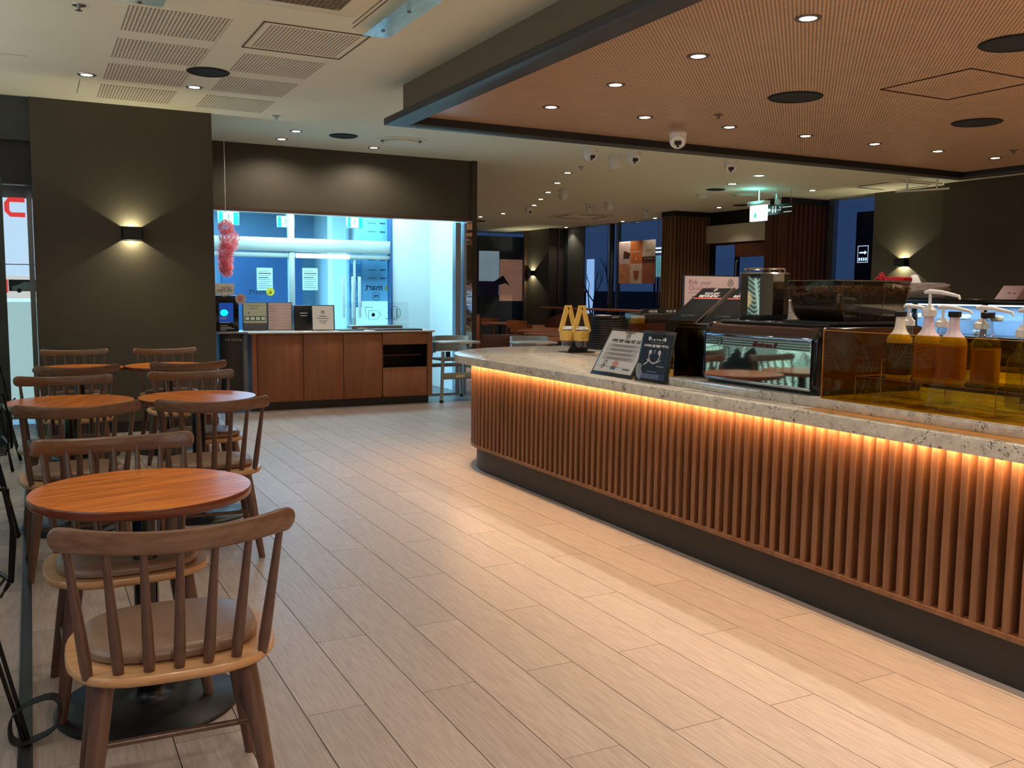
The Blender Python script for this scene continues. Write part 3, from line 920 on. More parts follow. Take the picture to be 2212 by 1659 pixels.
# roller blind chains
for i, (px, y0_, yb_) in enumerate(((1208, 480, 652), (1315, 492, 655), (1425, 478, 658))):
    a = at(px, y0_, X=12.5); b = at(px - 2, yb_, X=12.5)
    a.z = CZ
    pts = [(12.5, a.y - .03, a.z), (12.5, a.y - .03, b.z + .03)]
    pts += [(12.5, a.y - .03 + .03 * (1 - math.cos(t * PI / 5)), b.z + .03 - .03 * math.sin(t * PI / 5)) for t in range(1, 5)]
    pts += [(12.5, a.y + .03, b.z + .03), (12.5, a.y + .03, a.z)]
    o = MB().tube(pts, .006, 5).build('blind_chain', M_steel)
    tag(o, ('looped blind chain against the brown wall, leftmost of three', 'looped blind chain beside the poster window post, middle of three', 'looped blind chain right of the drinks poster')[i], 'chain')

# ------------------------------------------------------------------ ceiling fittings
def downlight(x, y, z, label, group, e=26, r=.043, spot=95, make_spot=True, col=NEUT):
    t = thing('downlight', label, 'downlight', (x, y, z), group=group)
    MB().lathe([(r + .026, 0), (r + .024, -.006), (r + .002, -.006), (r, -.001)], 20, caps=False).build('trim_ring', M_alu if z > 3 else M_bronze, t)
    MB().lathe([(r, -.004), (r * .5, -.007), (0.0, -.008)], 16).build('lamp_face', M_lamp, t)
    if make_spot:
        l = light('SPOT', 'downlight_and_fill_beam', (x, y, z - .02), e, col, spot_size=math.radians(spot), spot_blend=.55, shadow_soft_size=.03)
    return t


W3 = 'downlights in the perforated wooden ceiling'
ordn = ('first', 'second', 'third', 'fourth', 'fifth', 'sixth', 'seventh', 'eighth')
for k in range(8):
    y = 6.35 - .89 * k
    if k < 4:
        lab = ('small bright downlight in the wooden ceiling, left row, %s from the near end' % ordn[3 - k])
        downlight(3.63, y, 2.790, lab, W3, e=36)
    else:
        light('SPOT', 'downlight_and_fill_beam', (3.63, y, 2.75), 36, NEUT, spot_size=math.radians(95), spot_blend=.55, shadow_soft_size=.03)
for k in range(6):
    downlight(4.5 + .885 * k, 6.33, 2.790, 'small bright downlight in the wooden ceiling, far row, %s counting from left' % ordn[k], W3, e=22)
near = [(.46, 8.2, 'bright downlight in the white ceiling left of the perforated squares'),
        (1.28, 8.24, 'downlight in the white ceiling between the two columns of perforated squares'),
        (2.57, 9.94, 'downlight before the back wall, the nearer of the pair'),
        (2.56, 10.54, 'downlight close to the back wall, the farther of the pair, washing the wall'),
        (3.66, 10.6, 'single downlight close to the back wall beside the round air diffuser')]
for x, y, lab in near:
    downlight(x, y, CZ, lab, 'downlights in the white ceiling', e=30, spot=158 if y > 10.5 else 95)
for x, y in ((.9, 1.2), (.9, 3.6), (1.9, 2.4), (1.9, 4.8), (1.95, 0.2), (.5, 5.6), (2.1, 7.4)):
    light('SPOT', 'downlight_and_fill_beam', (x, y, 3.0), 24, NEUT, spot_size=math.radians(100), spot_blend=.6, shadow_soft_size=.035)
mids = [(1226, 373), (1204, 395), (1184, 415), (1168, 430), (1154, 443), (1087, 461), (1038, 468), (1415, 471), (1345, 478), (1640, 379), (1582, 397), (1755, 411), (1553, 448), (1656, 437), (1223, 491)]
mlab = ['diagonal row downlight over the back seating, nearest one', 'diagonal row downlight over the back seating, second one', 'diagonal row downlight over the back seating, third one',
        'diagonal row downlight over the back seating, fourth one', 'diagonal row downlight over the back seating, farthest one', 'small far downlight left of the dome cameras, near the mirror column',
        'bright flaring downlight just right of the mirror column', 'downlight above the right edge of the drinks poster', 'downlight above the left edge of the drinks poster',
        'large downlight below the wooden ceiling edge, right one of two', 'large downlight below the wooden ceiling edge, left one of two', 'downlight above the dark slatted column',
        'small downlight left of the exit sign', 'downlight lit beside the exit sign top', 'tiny far downlight over the brown wall corner']
for (px, py), lab in zip(mids, mlab):
    c0 = at(px, py, Z=CZ)
    downlight(c0.x, c0.y, CZ, lab, 'downlights over the back seating', e=36 if px in (1415, 1345) else 14, r=.06 if px in (1640, 1582) else .045, spot=110)
light('SPOT', 'downlight_and_fill_beam', (7.0, 9.3, 3.0), 40, NEUT, spot_size=2.0, spot_blend=.6, shadow_soft_size=.04)
for x in (5.2, 6.6, 8.0, 9.2):
    for y in (-2.2, -.6, 1.0):
        light('SPOT', 'downlight_and_fill_beam', (x, y, 2.74), 110, NEUT, spot_size=2.3, spot_blend=.6, shadow_soft_size=.04)  # added unseen fill spots over the bar, bounced up to lift the ceiling
for x, y in ((.3, -1.2), (2.0, -1.2), (.3, -2.4), (2.0, -2.4)):
    light('SPOT', 'downlight_and_fill_beam', (x, y, 3.0), 130, NEUT, spot_size=2.3, spot_blend=.6, shadow_soft_size=.04)  # added unseen fill behind the camera, brightening the white ceiling by bounce
for x, y in ((6.4, 9.0), (8.2, 8.8), (10.2, 8.8), (11.2, 10.4), (7.2, 14.5), (10.4, 14.6), (10.6, 18.5)):
    light('SPOT', 'downlight_and_fill_beam', (x, y, 3.0), 17, NEUT, spot_size=2.2, spot_blend=.6, shadow_soft_size=.04)

# black speaker discs
M_blackmesh = mat('black_speaker_mesh', (22, 22, 24), 0.8)
for px, py, z, r, lab in ((450, 155, CZ, .155, 'black round ceiling speaker beside the perforated squares'), (742, 293, CZ, .15, 'black round ceiling speaker before the back wall'),
                          (1718, 209, 2.790, .19, 'large black round opening in the wooden ceiling, centre one'), (2110, 264, 2.790, .19, 'large black round opening in the wooden ceiling, far right one'),
                          (2195, 92, 2.790, .19, 'large black round opening in the wooden ceiling, cut by the right edge'),
                          (1546, 409, CZ, .15, 'brownish round ceiling speaker left of the two large downlights'), (1600, 443, CZ, .15, 'flat dark ceiling speaker left of the exit sign'),
                          (1033, 477, CZ, .17, 'dark flat ceiling speaker near the mirror column')):
    c0 = at(px, py, Z=z)
    t = thing('ceiling_speaker', lab, 'ceiling speaker', (c0.x, c0.y, z))
    MB().lathe([(r, 0), (r, -.008), (r - .012, -.012), (r - .014, -.006), (0.0, -.006)], 32).build('grille', M_blackmesh, t)
    MB().ring(0, 0, r - .002, r + .008, -.0015, 32).build('rim', M_charcoal, t)
# round diffusers
for px, py, lab in ((867, 304, 'round white ring air diffuser near the back wall'), (1612, 421, 'round ring air diffuser behind the camera domes')):
    c0 = at(px, py, Z=CZ); t = thing('air_diffuser', lab, 'air diffuser', (c0.x, c0.y, CZ))
    MB().lathe([(.285, 0), (.29, -.008), (.25, -.014), (.235, -.002)], 40, caps=False).build('outer_ring', M_ceil, t)
    MB().lathe([(.235, -.002), (.20, -.002)], 40, caps=False).build('gap', M_black, t)
    MB().lathe([(.20, -.002), (.195, -.03), (.0, -.034)], 40).build('centre_disc', M_ceil, t)


# air-conditioning cassettes
def cassette(cx, cy, s, lab, rz=0.0, slots=True, grille=False):
    t = thing('air_conditioner', lab, 'air conditioner', (cx, cy, CZ), rz)
    MB().prism(rrect(s, s, .06), -.025, 0).build('panel', M_ceil, t, bevel=.004)
    if slots:
        for k in range(4):
            a = k * PI / 2; Mr = Matrix.Rotation(a, 4, 'Z')
            MB().prism([(-s * .3, s * .40), (s * .3, s * .40), (s * .27, s * .46), (-s * .27, s * .46)], -.028, -.02, Mr).build('air_slot', M_walldark, t)
    if grille:
        g = MB(); h = s * .35
        in_ = MB().prism(rrect(2 * h, 2 * h, .04), -.030, -.02).build('intake', mat('intake_brown', (84, 70, 44), .8), t)
        n = 22
        for i in range(n + 1):
            q = -h + 2 * h * i / n
            g.box(q - .0015, q + .0015, -h, h, -.036, -.030); g.box(-h, h, q - .0015, q + .0015, -.036, -.030)
        go = g.build('intake_grille', flat('grille_wire', (150, 138, 110)), in_); go['kind'] = 'stuff'
    return t


c0 = at(700, 0, Z=CZ)
cassette(1.35, 5.14, .95, 'large ceiling air conditioner with wire intake grille at the top edge', grille=True, slots=False)
c0 = at(1930, 398, Z=CZ); cassette(c0.x, c0.y, 1.0, 'white ceiling air conditioner with dark slots beside the right wall')
c0 = at(1255, 466, Z=CZ); cassette(c0.x, c0.y, 1.1, 'brownish ceiling air conditioner far back over the seating')
# clear hanging wind shield under the near air conditioner
ws = thing('air_deflector', 'clear plastic air deflector sheet hung under the near air conditioner', 'air deflector', (0, 0, 0))
a = at(783, 76, Z=2.98); b = at(838, 84, Z=2.98); c = at(955, 5, Z=2.98); d = at(878, 0, Z=2.98)
c0 = at(868, 42, Z=2.985)
Mw = Matrix.Translation((1.95, 5.24, 2.99))
MB().prism([(0, .62), (.17, .60), (.17, -.55), (.0, -.55)], -.002, .002, Mw).build('sheet', clear('deflector_sheet', (0.75, 0.9, 0.95), 1.2, .1, 1.45, haze=.28, hcol=(190, 214, 216)), ws)
for yy in (.45, .0, -.4):
    MB().lathe([(.012, -.008), (.012, .055)], 10, Matrix.Translation((2.03, 5.24 + yy, 2.99))).build('fixing_stud', M_bronze, ws)
MB().box(1.90, 1.903, 4.6, 5.9, 3.036, 3.04).build('edge_rail', M_walldark, ws)
dt = MB()
for k in range(24): dt.cyl((1.87, 5.80 - k * .024), .0045, 3.0365, 3.04, 6)
dto = dt.build('hole_row', M_black, ws); dto['kind'] = 'stuff'
w2 = thing('air_deflector', 'clear plastic deflector end cut off by the top edge, left of the perforated squares', 'air deflector', (.62, 5.86, 3.0))
MB().prism(rrect(.26, .40, .03, 4, 0, -.16), -.002, .002).build('sheet', MATS['deflector_sheet'], w2)
MB().lathe([(.012, -.008), (.012, .04)], 10).build('fixing_stud', M_bronze, w2)
# slim joint lines of ceiling hatches
jl = MB(); a = at(0, 155, Z=CZ); b = at(80, 165, Z=CZ)
jl.box(-.5, .05, 7.78, 7.784, CZ - .001, CZ); jl.box(.42, .424, 8.45, 9.0, CZ - .001, CZ)
struct(jl.build('trim_9', M_charcoal))


# cameras
def cam_turret(px, py, z, r, lab, yaw, tilt=35):
    c0 = at(px, py, Z=z - r)
    t = thing('security_camera', lab, 'security camera', (c0.x, c0.y, z), yaw)
    MB().lathe([(r * .95, 0), (r, -r * .15), (r * .95, -r * .5), (r * .8, -r * .6)], 20).build('base', M_white, t)
    T = Matrix.Translation((0, 0, -r * .85)) @ Matrix.Rotation(math.radians(90 + tilt), 4, 'X')
    prof = [(r * .98 * math.sin(q), -r * .98 * math.cos(q)) for q in [PI * i / 10 for i in range(8)]]
    ball_ = MB().lathe([(max(0.0, p_), q_) for p_, q_ in prof], 20, T).build('ball', M_white, t)
    T2 = T @ Matrix.Translation((0, 0, r * .60))
    MB().prism(rrect(r * .8, r * .5, r * .1), 0, r * .05, T2).build('lens_window', M_black, ball_)
    MB().lathe([(r * .16, r * .03), (r * .16, r * .08)], 10, T2 @ Matrix.Translation((0, -r * .42, 0))).build('sensor', M_black, ball_)
    return t


cl = [(1464, 306, 2.74, .075, 'large white turret camera on the dark edge of the wooden ceiling', -.6),
      (1275, 336, CZ, .085, 'white turret camera, leftmost of the trio below the wooden ceiling', .2),
      (1329, 353, CZ, .085, 'white turret camera turned away, middle of the trio below the wooden ceiling', 2.4),
      (1369, 343, CZ, .085, 'white turret camera, rightmost of the trio below the wooden ceiling', -.1),
      (1578, 362, CZ, .085, 'white turret camera alone left of the large downlights', -.5),
      (1217, 423, CZ, .09, 'white turret camera beside the diagonal downlight row', 2.2),
      (1316, 448, CZ, .09, 'white turret camera turned away above the far window', 2.5),
      (1142, 456, CZ, .08, 'small white turret camera above the left end of the far window wall', .3)]
for px, py, z, r, lab, yw in cl: cam_turret(px, py, z, r, lab, yw)
for px, py, lab in ((1273, 448, 'white bracket camera above the far window, left of the turned dome'), (1395, 458, 'white bracket camera above the drinks poster'), (1681, 428, 'white bracket camera above the restroom sign')):
    c0 = at(px, py - 8, Z=CZ); t = thing('bracket_camera', lab, 'security camera', (c0.x, c0.y, CZ))
    br_ = MB().box(-.09, .09, -.05, .05, -.02, 0).build('bracket', M_white, t, bevel=.004)
    MB().box(-.065, .035, -.05, .02, -.19, -.03).build('body', M_white, t, bevel=.01)
    MB().cyl((-.02, -.052), .012, -.08, -.055, 8).build('lens', M_black, t)
for px, py, lab in ((1517, 422, 'white round smoke detector left of the ring diffuser'), (1128, 481, 'white round smoke detector far back near the corner')):
    c0 = at(px, py, Z=CZ); t = thing('smoke_detector', lab, 'smoke detector', (c0.x, c0.y, CZ))
    MB().lathe([(.09, 0), (.095, -.02), (.07, -.045), (.03, -.055), (0.0, -.055)], 20).build('body', M_white, t)
for px, py, z, lab in ((597, 250, CZ, 'small sprinkler head behind the perforated squares'), (1255, 360, CZ, 'small sprinkler head left of the camera trio'), (1552, 247, 2.790, 'small sprinkler head in the wooden ceiling'),
                       (170, 10, CZ, 'small sprinkler head at the upper left corner'), (2190, 324, 2.790, 'small sprinkler head in the wooden ceiling at the right')):
    c0 = at(px, py, Z=z); t = thing('sprinkler', lab, 'sprinkler', (c0.x, c0.y, z))
    MB().lathe([(.04, 0), (.038, -.006), (.012, -.006), (.01, -.03), (.022, -.034), (0.0, -.036)], 14).build('head', M_bronze if z < 3 else M_alu, t)
# hanging track bars
for (px0, py0, px1, py1), lab in (((1935, 414, 2050, 407), 'slim white track bar hung from the ceiling near the right wall'), ((1278, 484, 1328, 476), 'slim track bar hung far back before the windows')):
    a = at(px0, py0, Z=CZ - .16); b = at(px1, py1, Z=CZ - .16)
    if lab.startswith('slim white'): a = Vector((11.4, 9.9, CZ - .16)); b = Vector((11.9, 8.9, CZ - .16)); a = at(px0, py0, X=11.2); b = at(px1, py1, X=11.2)
    else: a = at(px0, py0, X=11.4); b = at(px1, py1, X=11.4)
    t = thing('track_bar', lab, 'track light')
    MB().tube([a, b], .014, 8).build('bar', M_white, t)
    for q in (.22, .78):
        p = a.lerp(b, q); MB().tube([p, (p.x, p.y, CZ)], .014, 8).build('hanger', M_white, t)
# exit sign and wayfinding sign at the entrance
c0 = at(1640, 458, X=10.5)
ex = thing('exit_sign', 'glowing green exit sign hanging at the entrance', 'sign', (10.5, 0, 0))
a = at(1623, 446, X=10.5); b = at(1655, 476, X=10.5)
MB().box(-.03, .03, b.y, a.y, b.z, a.z).build('lit_face', emitter('entrance_exit_face', (190, 255, 244), 2.6), ex, bevel=.004)
MB().box(-.05, .05, b.y - .03, a.y + .05, a.z, a.z + .07).build('housing', M_white, ex, bevel=.006)
MB().rect(-.07, -.02, -.02, .05, .002, plane((-.031, (a.y + b.y) / 2, (a.z + b.z) / 2 - .05), (0, -1, 0), (0, 0, 1))).build('pictogram', M_exitg, ex)
MB().tube([(0, (a.y + b.y) / 2, a.z + .06), (0, (a.y + b.y) / 2, CZ)], .01, 8).build('hanger', M_white, ex)
light('POINT', 'exit_sign_glow', (10.4, (a.y + b.y) / 2, CZ - .10), 2.6, (.15, .9, .85), shadow_soft_size=.05)
c0 = at(1685, 452, X=10.6)
wf = thing('restroom_sign', 'black hanging direction sign with arrow and restroom figures', 'sign', (10.6, c0.y, c0.z))
a = at(1656, 452, X=10.6).y - c0.y; b = at(1714, 452, X=10.6).y - c0.y
MB().box(-.015, .015, b, a, -.08, .08).build('board', M_black, wf, bevel=.002)
Mp = plane((-.0155, 0, 0), (0, -1, 0), (0, 0, 1)); mb = MB()
mb.poly([(-a + .03, 0), (-a + .08, .03), (-a + .08, -.03)], .001, Mp); mb.line([(-a + .07, 0), (-a + .11, 0)], .02, .001, Mp)
for k, xx in enumerate((-a + .16, -a + .22)):
    mb.disc(xx, .045, .012, .001, 10, Mp)
    mb.poly([(xx, .03), (xx + .018, -.01), (xx + .006, -.05), (xx - .006, -.05), (xx - .018, -.01)], .001, Mp)
mb.line([(-a + .27, -.01), (-a + .33, -.01), (-a + .335, .03), (-a + .30, .035)], .012, .001, Mp)
mb.rect(-a + .37, -b - .02, .02, .03, .001, Mp); mb.rect(-a + .40, -b - .02, -.055, -.045, .001, Mp)
mb.build('white_symbols', emitter('sign_symbols', (225, 225, 225), .5), wf)
for yy in (a * .3, b * .8): MB().tube([(0, yy, .08), (0, yy, CZ - c0.z)], .004, 6).build('hanger_wire', M_steel, wf)


# ------------------------------------------------------------------ wall sconces: black boxes, light up and down
def sconce(loc, rz, lab, e=9.0, s=1.0):
    t = thing('wall_sconce', lab, 'wall lamp', loc, rz)   # local -y faces the room
    w_, h_, d_ = .088 * s, .060 * s, .10 * s
    b = MB(); b.box(-w_, w_, -d_, -d_ + .006, -h_, h_).box(-w_, -w_ + .006, -d_, 0, -h_, h_).box(w_ - .006, w_, -d_, 0, -h_, h_).box(-w_, w_, -.006, 0, -h_, h_)
    b.build('housing', M_black, t)
    MB().box(-w_ + .008, w_ - .008, -d_ + .008, -.008, -.006, .006).build('lamp_plate', M_sconcelamp, t)
    for sg in (1, -1):
        l = bpy.data.lights.new('sconce_beam', 'AREA'); l.shape = 'RECTANGLE'; l.size = .016; l.size_y = .016
        l.energy = e; l.color = (1.0, .93, .60)
        o = bpy.data.objects.new('sconce_beam', l); C.objects.link(o); o.parent = t
        o.location = (0, -d_ * .5, sg * .008); o.rotation_euler = (PI if sg > 0 else 0, 0, 0)
    return t


p = at(284, 505, Y=9.38); sconce((p.x, 9.38, p.z), 0, 'black box wall lamp throwing light up and down on the pillar', 3.6)
p = at(1151, 590, X=12.25); sconce((12.25, p.y, p.z), -PI / 2, 'black box wall lamp on the far wall beside the mural', 6, 1.1)
p = at(1952, 567, X=12.45); sconce((12.45, p.y, p.z), -PI / 2, 'black box wall lamp on the right hand wall', 6, 1.1)

# ------------------------------------------------------------------ tables and spindle chairs
def make_table():
    t = thing('cafe_table', '', 'table')
    prof = [(0, .690), (.322, .690), (.334, .695), (.337, .702), (.337, .717), (.3365, .720), (.335, .722)]
    MB().lathe(prof, 56).build('table_edge', M_tedge, t)
    MB().lathe([(.3345, .7222), (0.0, .7224)], 56).build('tabletop', M_table, t)
    MB().lathe([(.13, .680), (.13, .694)], 24).build('mounting_plate', M_black, t)
    MB().lathe([(.038, .012), (.038, .69)], 20).build('column', M_blackgloss, t)
    MB().lathe([(.285, 0), (.287, .006), (.28, .012), (.08, .022), (.05, .028), (.04, .04), (.038, .05)], 48).build('base_plate', mat('black_base_iron', (26, 27, 29), .38, .3), t)
    return t


def superell(a, b, yc, n, p=3.2, front=1.0, back=1.0):
    pts = []
    for i in range(n):
        t = 2 * PI * i / n
        c_, s_ = math.cos(t), math.sin(t)
        x = a * math.copysign(abs(c_) ** (2 / p), c_); y = b * math.copysign(abs(s_) ** (2 / p), s_)
        k = back + (front - back) * (y / b + 1) / 2
        pts.append((x * k, yc + y))
    return pts


def make_chair():
    """faces +y; origin on the floor under the seat centre"""
    t = thing('spindle_chair', '', 'chair')
    n = 40
    sec = []
    for k, (sx, z) in enumerate(((.90, .424), (.97, .430), (1.0, .440), (1.0, .449), (.985, .455))):
        sec.append([(x, y, z) for x, y in superell(.258 * sx, .242 * sx, 0, n, 3.0, 1.0, .97)])
    seat_ = MB().sweep(sec).build('seat', M_seat, t)
    sec = []
    for k, (sx, z) in enumerate(((.95, .454), (1.0, .462), (1.0, .474), (.97, .484), (.88, .491), (.6, .494), (.2, .495))):
        sec.append([(x, y + .025, z) for x, y in superell(.222 * sx, .195 * sx, 0, n, 2.8, 1.0, .95)])
    MB().sweep(sec).build('seat_pad', M_pad, seat_)
    # back rail: curved board, ends swept forward
    secs = []
    m = 30
    for i in range(m + 1):
        u = math.sin(PI / 2 * (-1 + 2 * i / m))
        x = .268 * u
        y = -.325 + .075 * u * u
        e = max(0.0, (abs(u) - .88) / .12)
        hgt = (.0285 + .004 * u ** 4) * math.sqrt(max(.05, 1 - .86 * e ** 3))
        zc = .795 + .016 * u * u - .003 * e
        th = .0125 * (1 - .3 * e * e)
        dy, dx = .15 * u / .268, 1.0
        l_ = math.hypot(dx, dy); nx, ny = -dy / l_, dx / l_
        tl_ = .16   # lean of the board
        ring = []
        for q in range(12):
            a = 2 * PI * q / 12
            cc, ss = math.cos(a), math.sin(a)
            dn = th * math.copysign(abs(cc) ** .55, cc); dz = hgt * math.copysign(abs(ss) ** .55, ss)
            dn2 = dn - dz * tl_
            ring.append((x + nx * dn2, y + ny * dn2, zc + dz))
        secs.append(ring)
    MB().sweep(secs).build('back_rail', M_chair, t)
    for i in range(7):
        u = -1 + i / 3
        xb = .202 * u; yb = -.205 + .030 * u * u
        xt = .236 * u; yt = -.318 + .060 * u * u
        P0 = Vector((xb, yb, .448)); P1 = Vector((xt, yt, .785 + .006 * u * u))
        pts = [P0.lerp(P1, q) for q in (0, .12, .35, .7, 1)]
        MB().tube(pts, [.0125, .0145, .0135, .0105, .0085], 10).build('spindle', M_spin, t)
    legs = {}
    for sx in (-1, 1):
        for sy in (-1, 1):
            top = Vector((.165 * sx, .135 * sy, .432)); bot = Vector((.225 * sx, .205 * sy + (.0 if sy > 0 else -.015), 0))
            legs[(sx, sy)] = (top, bot)
            pts = [top, top.lerp(bot, .35), bot]
            MB().tube(pts, [.025, .024, .0155], 14).build('leg', M_spin, t)
    for sx in (-1, 1):
        a = legs[(sx, -1)]; b = legs[(sx, 1)]
        MB().tube([a[0].lerp(a[1], .55), b[0].lerp(b[1], .55)], .009, 8).build('stretcher', M_spin, t)
    a = legs[(-1, -1)]; b = legs[(-1, 1)]; pm_ = (a[0].lerp(a[1], .55) + b[0].lerp(b[1], .55)) / 2
    MB().tube([pm_, (-pm_.x, pm_.y, pm_.z)], .009, 8).build('stretcher', M_spin, t)
    MB().box(-.15, .15, -.13, .13, .415, .428).build('seat_block', M_spin, t, bevel=.004)
    return t


tab0 = make_table(); ch0 = make_chair()
tabs = [((.30, 3.15), 'nearest round orange oak table with black pedestal'), ((.18, 5.77), 'middle round oak table of the window row, behind the nearest table'),
        ((.87, 5.75), 'round oak table of the aisle row, the nearer one'), ((.325, 8.19), 'far round oak table in the window row, close to the pillar'),
        ((1.002, 8.19), 'far round oak table in the aisle row, close to the pillar')]
for i, ((x, y), lab) in enumerate(tabs):
    if i == 0: tab0.location = (x, y, 0); tab0['label'] = lab; tab0['group'] = 'round oak tables'; tab0.rotation_euler.z = .25
    else: dup(tab0, (x, y, 0), .25 + .9 * i, lab, 'round oak tables')
# seat centres; rz 0 faces +y (away from the camera), pi faces the camera
chs = [(.295, 2.48, -.045, 'foreground walnut spindle chair seen from behind, nearest of all'),
       (.255, 3.30, PI + .02, 'walnut spindle chair facing us, tucked under the far side of the nearest table'),
       (.17, 4.93, .02, 'walnut spindle chair seen from behind at the middle window row table'),
       (.155, 5.90, PI - .02, 'walnut spindle chair facing us behind the middle window row table'),
       (.79, 4.90, -.06, 'walnut spindle chair seen from behind at the nearer aisle row table'),
       (.92, 5.98, PI + .05, 'walnut spindle chair facing us behind the nearer aisle row table'),
       (.26, 7.22, .03, 'walnut spindle chair seen from behind at the far window row table'),
       (.32, 8.52, PI, 'walnut spindle chair facing us at the pillar, window row'),
       (1.0, 7.33, .05, 'walnut spindle chair seen from behind at the far aisle row table'),
       (1.06, 8.45, PI + .05, 'walnut spindle chair facing us at the pillar, aisle row')]
for i, (x, y, rz, lab) in enumerate(chs):
    if i == 0:
        ch0.location = (x, y, 0); ch0.rotation_euler.z = rz; ch0['label'] = lab; ch0['group'] = 'walnut spindle chairs at the round tables'
    else: dup(ch0, (x, y, 0), rz, lab, 'walnut spindle chairs at the round tables')

# wire chairs beyond the floor track
M_wire = mat('black_wire_metal', (22, 22, 24), .35, .5)


def wire_chair():
    t = thing('wire_chair', '', 'chair')
    for sx in (-1, 1):
        for sy in (-1, 1):
            bx, by = sx * .24, sy * .24
            pts = [(sx * .16 - .0, sy * .14 - .05 * sy, .45), (bx - .006, by, .012), (bx, by, .006), (bx + .006, by, .012), (sx * .16, sy * .14 + .06 * sy, .45)]
            MB().tube(pts, .0065, 8).build('hairpin_leg', M_wire, t)
    shell = MB()
    rows = []
    for i in range(9):
        u = -1 + i / 4
        y0 = .22 * u
        pts = [(-.22, y0, .50), (-.19, y0, .465), (-.08, y0, .452), (.08, y0, .452), (.19, y0, .465), (.22, y0, .50)]
        shell.tube(pts, .004, 6)
    for i in range(9):
        u = -1 + i / 4; x0 = .2 * u
        pts = [(x0, .23, .46), (x0, 0, .452), (x0, -.2, .46), (x0 * 1.05, -.25, .52), (x0 * 1.05, -.29, .68), (x0, -.31, .80)]
        shell.tube(pts, .004, 6)
    shell.tube([(-.22, .23, .50), (-.23, -.2, .50), (-.22, -.28, .66), (-.19, -.31, .80), (0, -.32, .82), (.19, -.31, .80), (.22, -.28, .66), (.23, -.2, .50), (.22, .23, .50)], .007, 8)
    shell.build('wire_shell', M_wire, t)
    MB().prism(rrect(.36, .36, .08), .455, .475).build('seat_cushion', mat('black_cushion', (30, 30, 32), .7), t, bevel=.008)
    return t


wc0 = wire_chair()
for i, (x, y, rz, lab) in enumerate(((-.36, 3.15, .3, 'black wire chair with hairpin legs at the left edge, nearest one'), (-.37, 5.8, .1, 'black wire chair with hairpin legs at the left edge, middle one'),
                                     (-.38, 7.9, -.1, 'black wire chair with hairpin legs at the left edge, farthest one'))):
    if i == 0: wc0.location = (x, y, 0); wc0.rotation_euler.z = rz; wc0['label'] = lab; wc0['group'] = 'wire chairs along the floor track'
    else: dup(wc0, (x, y, 0), rz, lab, 'wire chairs along the floor track')
# black strap loop over the track
lo = []
for i in range(25):
    a = 2 * PI * i / 25
    lo.append((.075 * math.cos(a) * (1 if math.cos(a) > 0 else .95), .05 * math.sin(a)))
sp_ = []
base = Vector((-.035, 2.98, .085))
for i in range(28):
    a = 2 * PI * i / 28
    ca, sa = math.cos(a), math.sin(a)
    px_ = .068 * math.copysign(abs(ca) ** .7, ca); pz_ = .058 * math.copysign(abs(sa) ** .7, sa) + px_ * .35
    c_ = base + Vector((px_, -px_ * .2, pz_)); nrm = Vector((ca, 0, sa))
    hw_ = Vector((.004, .017, .002))
    sp_.append([tuple(c_ - hw_ - nrm * .002), tuple(c_ + hw_ - nrm * .002), tuple(c_ + hw_ + nrm * .002), tuple(c_ - hw_ + nrm * .002)])
o = MB().sweep(sp_, closed=True).build('strap_loop', mat('black_webbing', (30, 31, 33), .6))
tag(o, 'black flat strap loop standing over the floor track at lower left', 'strap')

# ------------------------------------------------------------------ service counter
SX, R_C = 2.82, 0.99
cc_ = (3.81, 6.15)


def path_pts(off, y0=-.8, xend=6.6, n=14):
    """outline offset inwards from the slab edge"""
    pts = [(SX + off, y0)]
    for i in range(n + 1):
        a = PI - PI / 2 * i / n
        pts.append((cc_[0] + (R_C - off) * math.cos(a), cc_[1] + (R_C - off) * math.sin(a)))
    pts.append((xend, cc_[1] + R_C - off))
    return pts


def ribbon(off, thick, z0, z1, y0=-.8, xend=6.6, n=14):
    A = path_pts(off, y0, xend, n); B = path_pts(off + thick, y0, xend, n)
    return MB().prism(A + B[::-1], z0, z1)


sl = path_pts(0, n=24) + [(6.6, 6.25), (3.75, 6.25), (3.75, -.8)]
ct = thing('stone_countertop', 'pale speckled stone countertop with rounded corner on the slatted bar', 'countertop')
MB().prism(sl, .826, .885).build('slab', M_marble, ct, bevel=.004, seg=2)
MB().box(2.95, 3.80, -.8, 3.93, .8855, .925).build('raised_deck', M_marble, ct, bevel=.002)
cb = thing('service_counter', 'long wooden slatted bar counter glowing orange under its top', 'counter')
ribbon(.185, .02, .20, .826, n=20).build('back_panel', M_slatback, cb)
ribbon(.13, .065, .18, .20, n=20).build('bottom_rail', M_slat, cb)
ribbon(.18, .04, .0, .18, n=20).build('plinth', mat('dark_plinth', (40, 37, 34), .5), cb)
MB().box(3.74, 3.76, -.8, 6.25, 0, .826).build('inner_panel', M_charcoal, cb)
ribbon(.138, .03, .816, .826, n=16).build('led_strip', M_led, cb)
slm = MB().box(-.014, .014, -.05, 0, .20, .8245)
s0 = slm.build('slat', M_slat, cb)
L1_ = 6.15 + .8
La = (R_C - .135) * PI / 2
tot = L1_ + La + .5
k = 0
s = .02
firsts = True
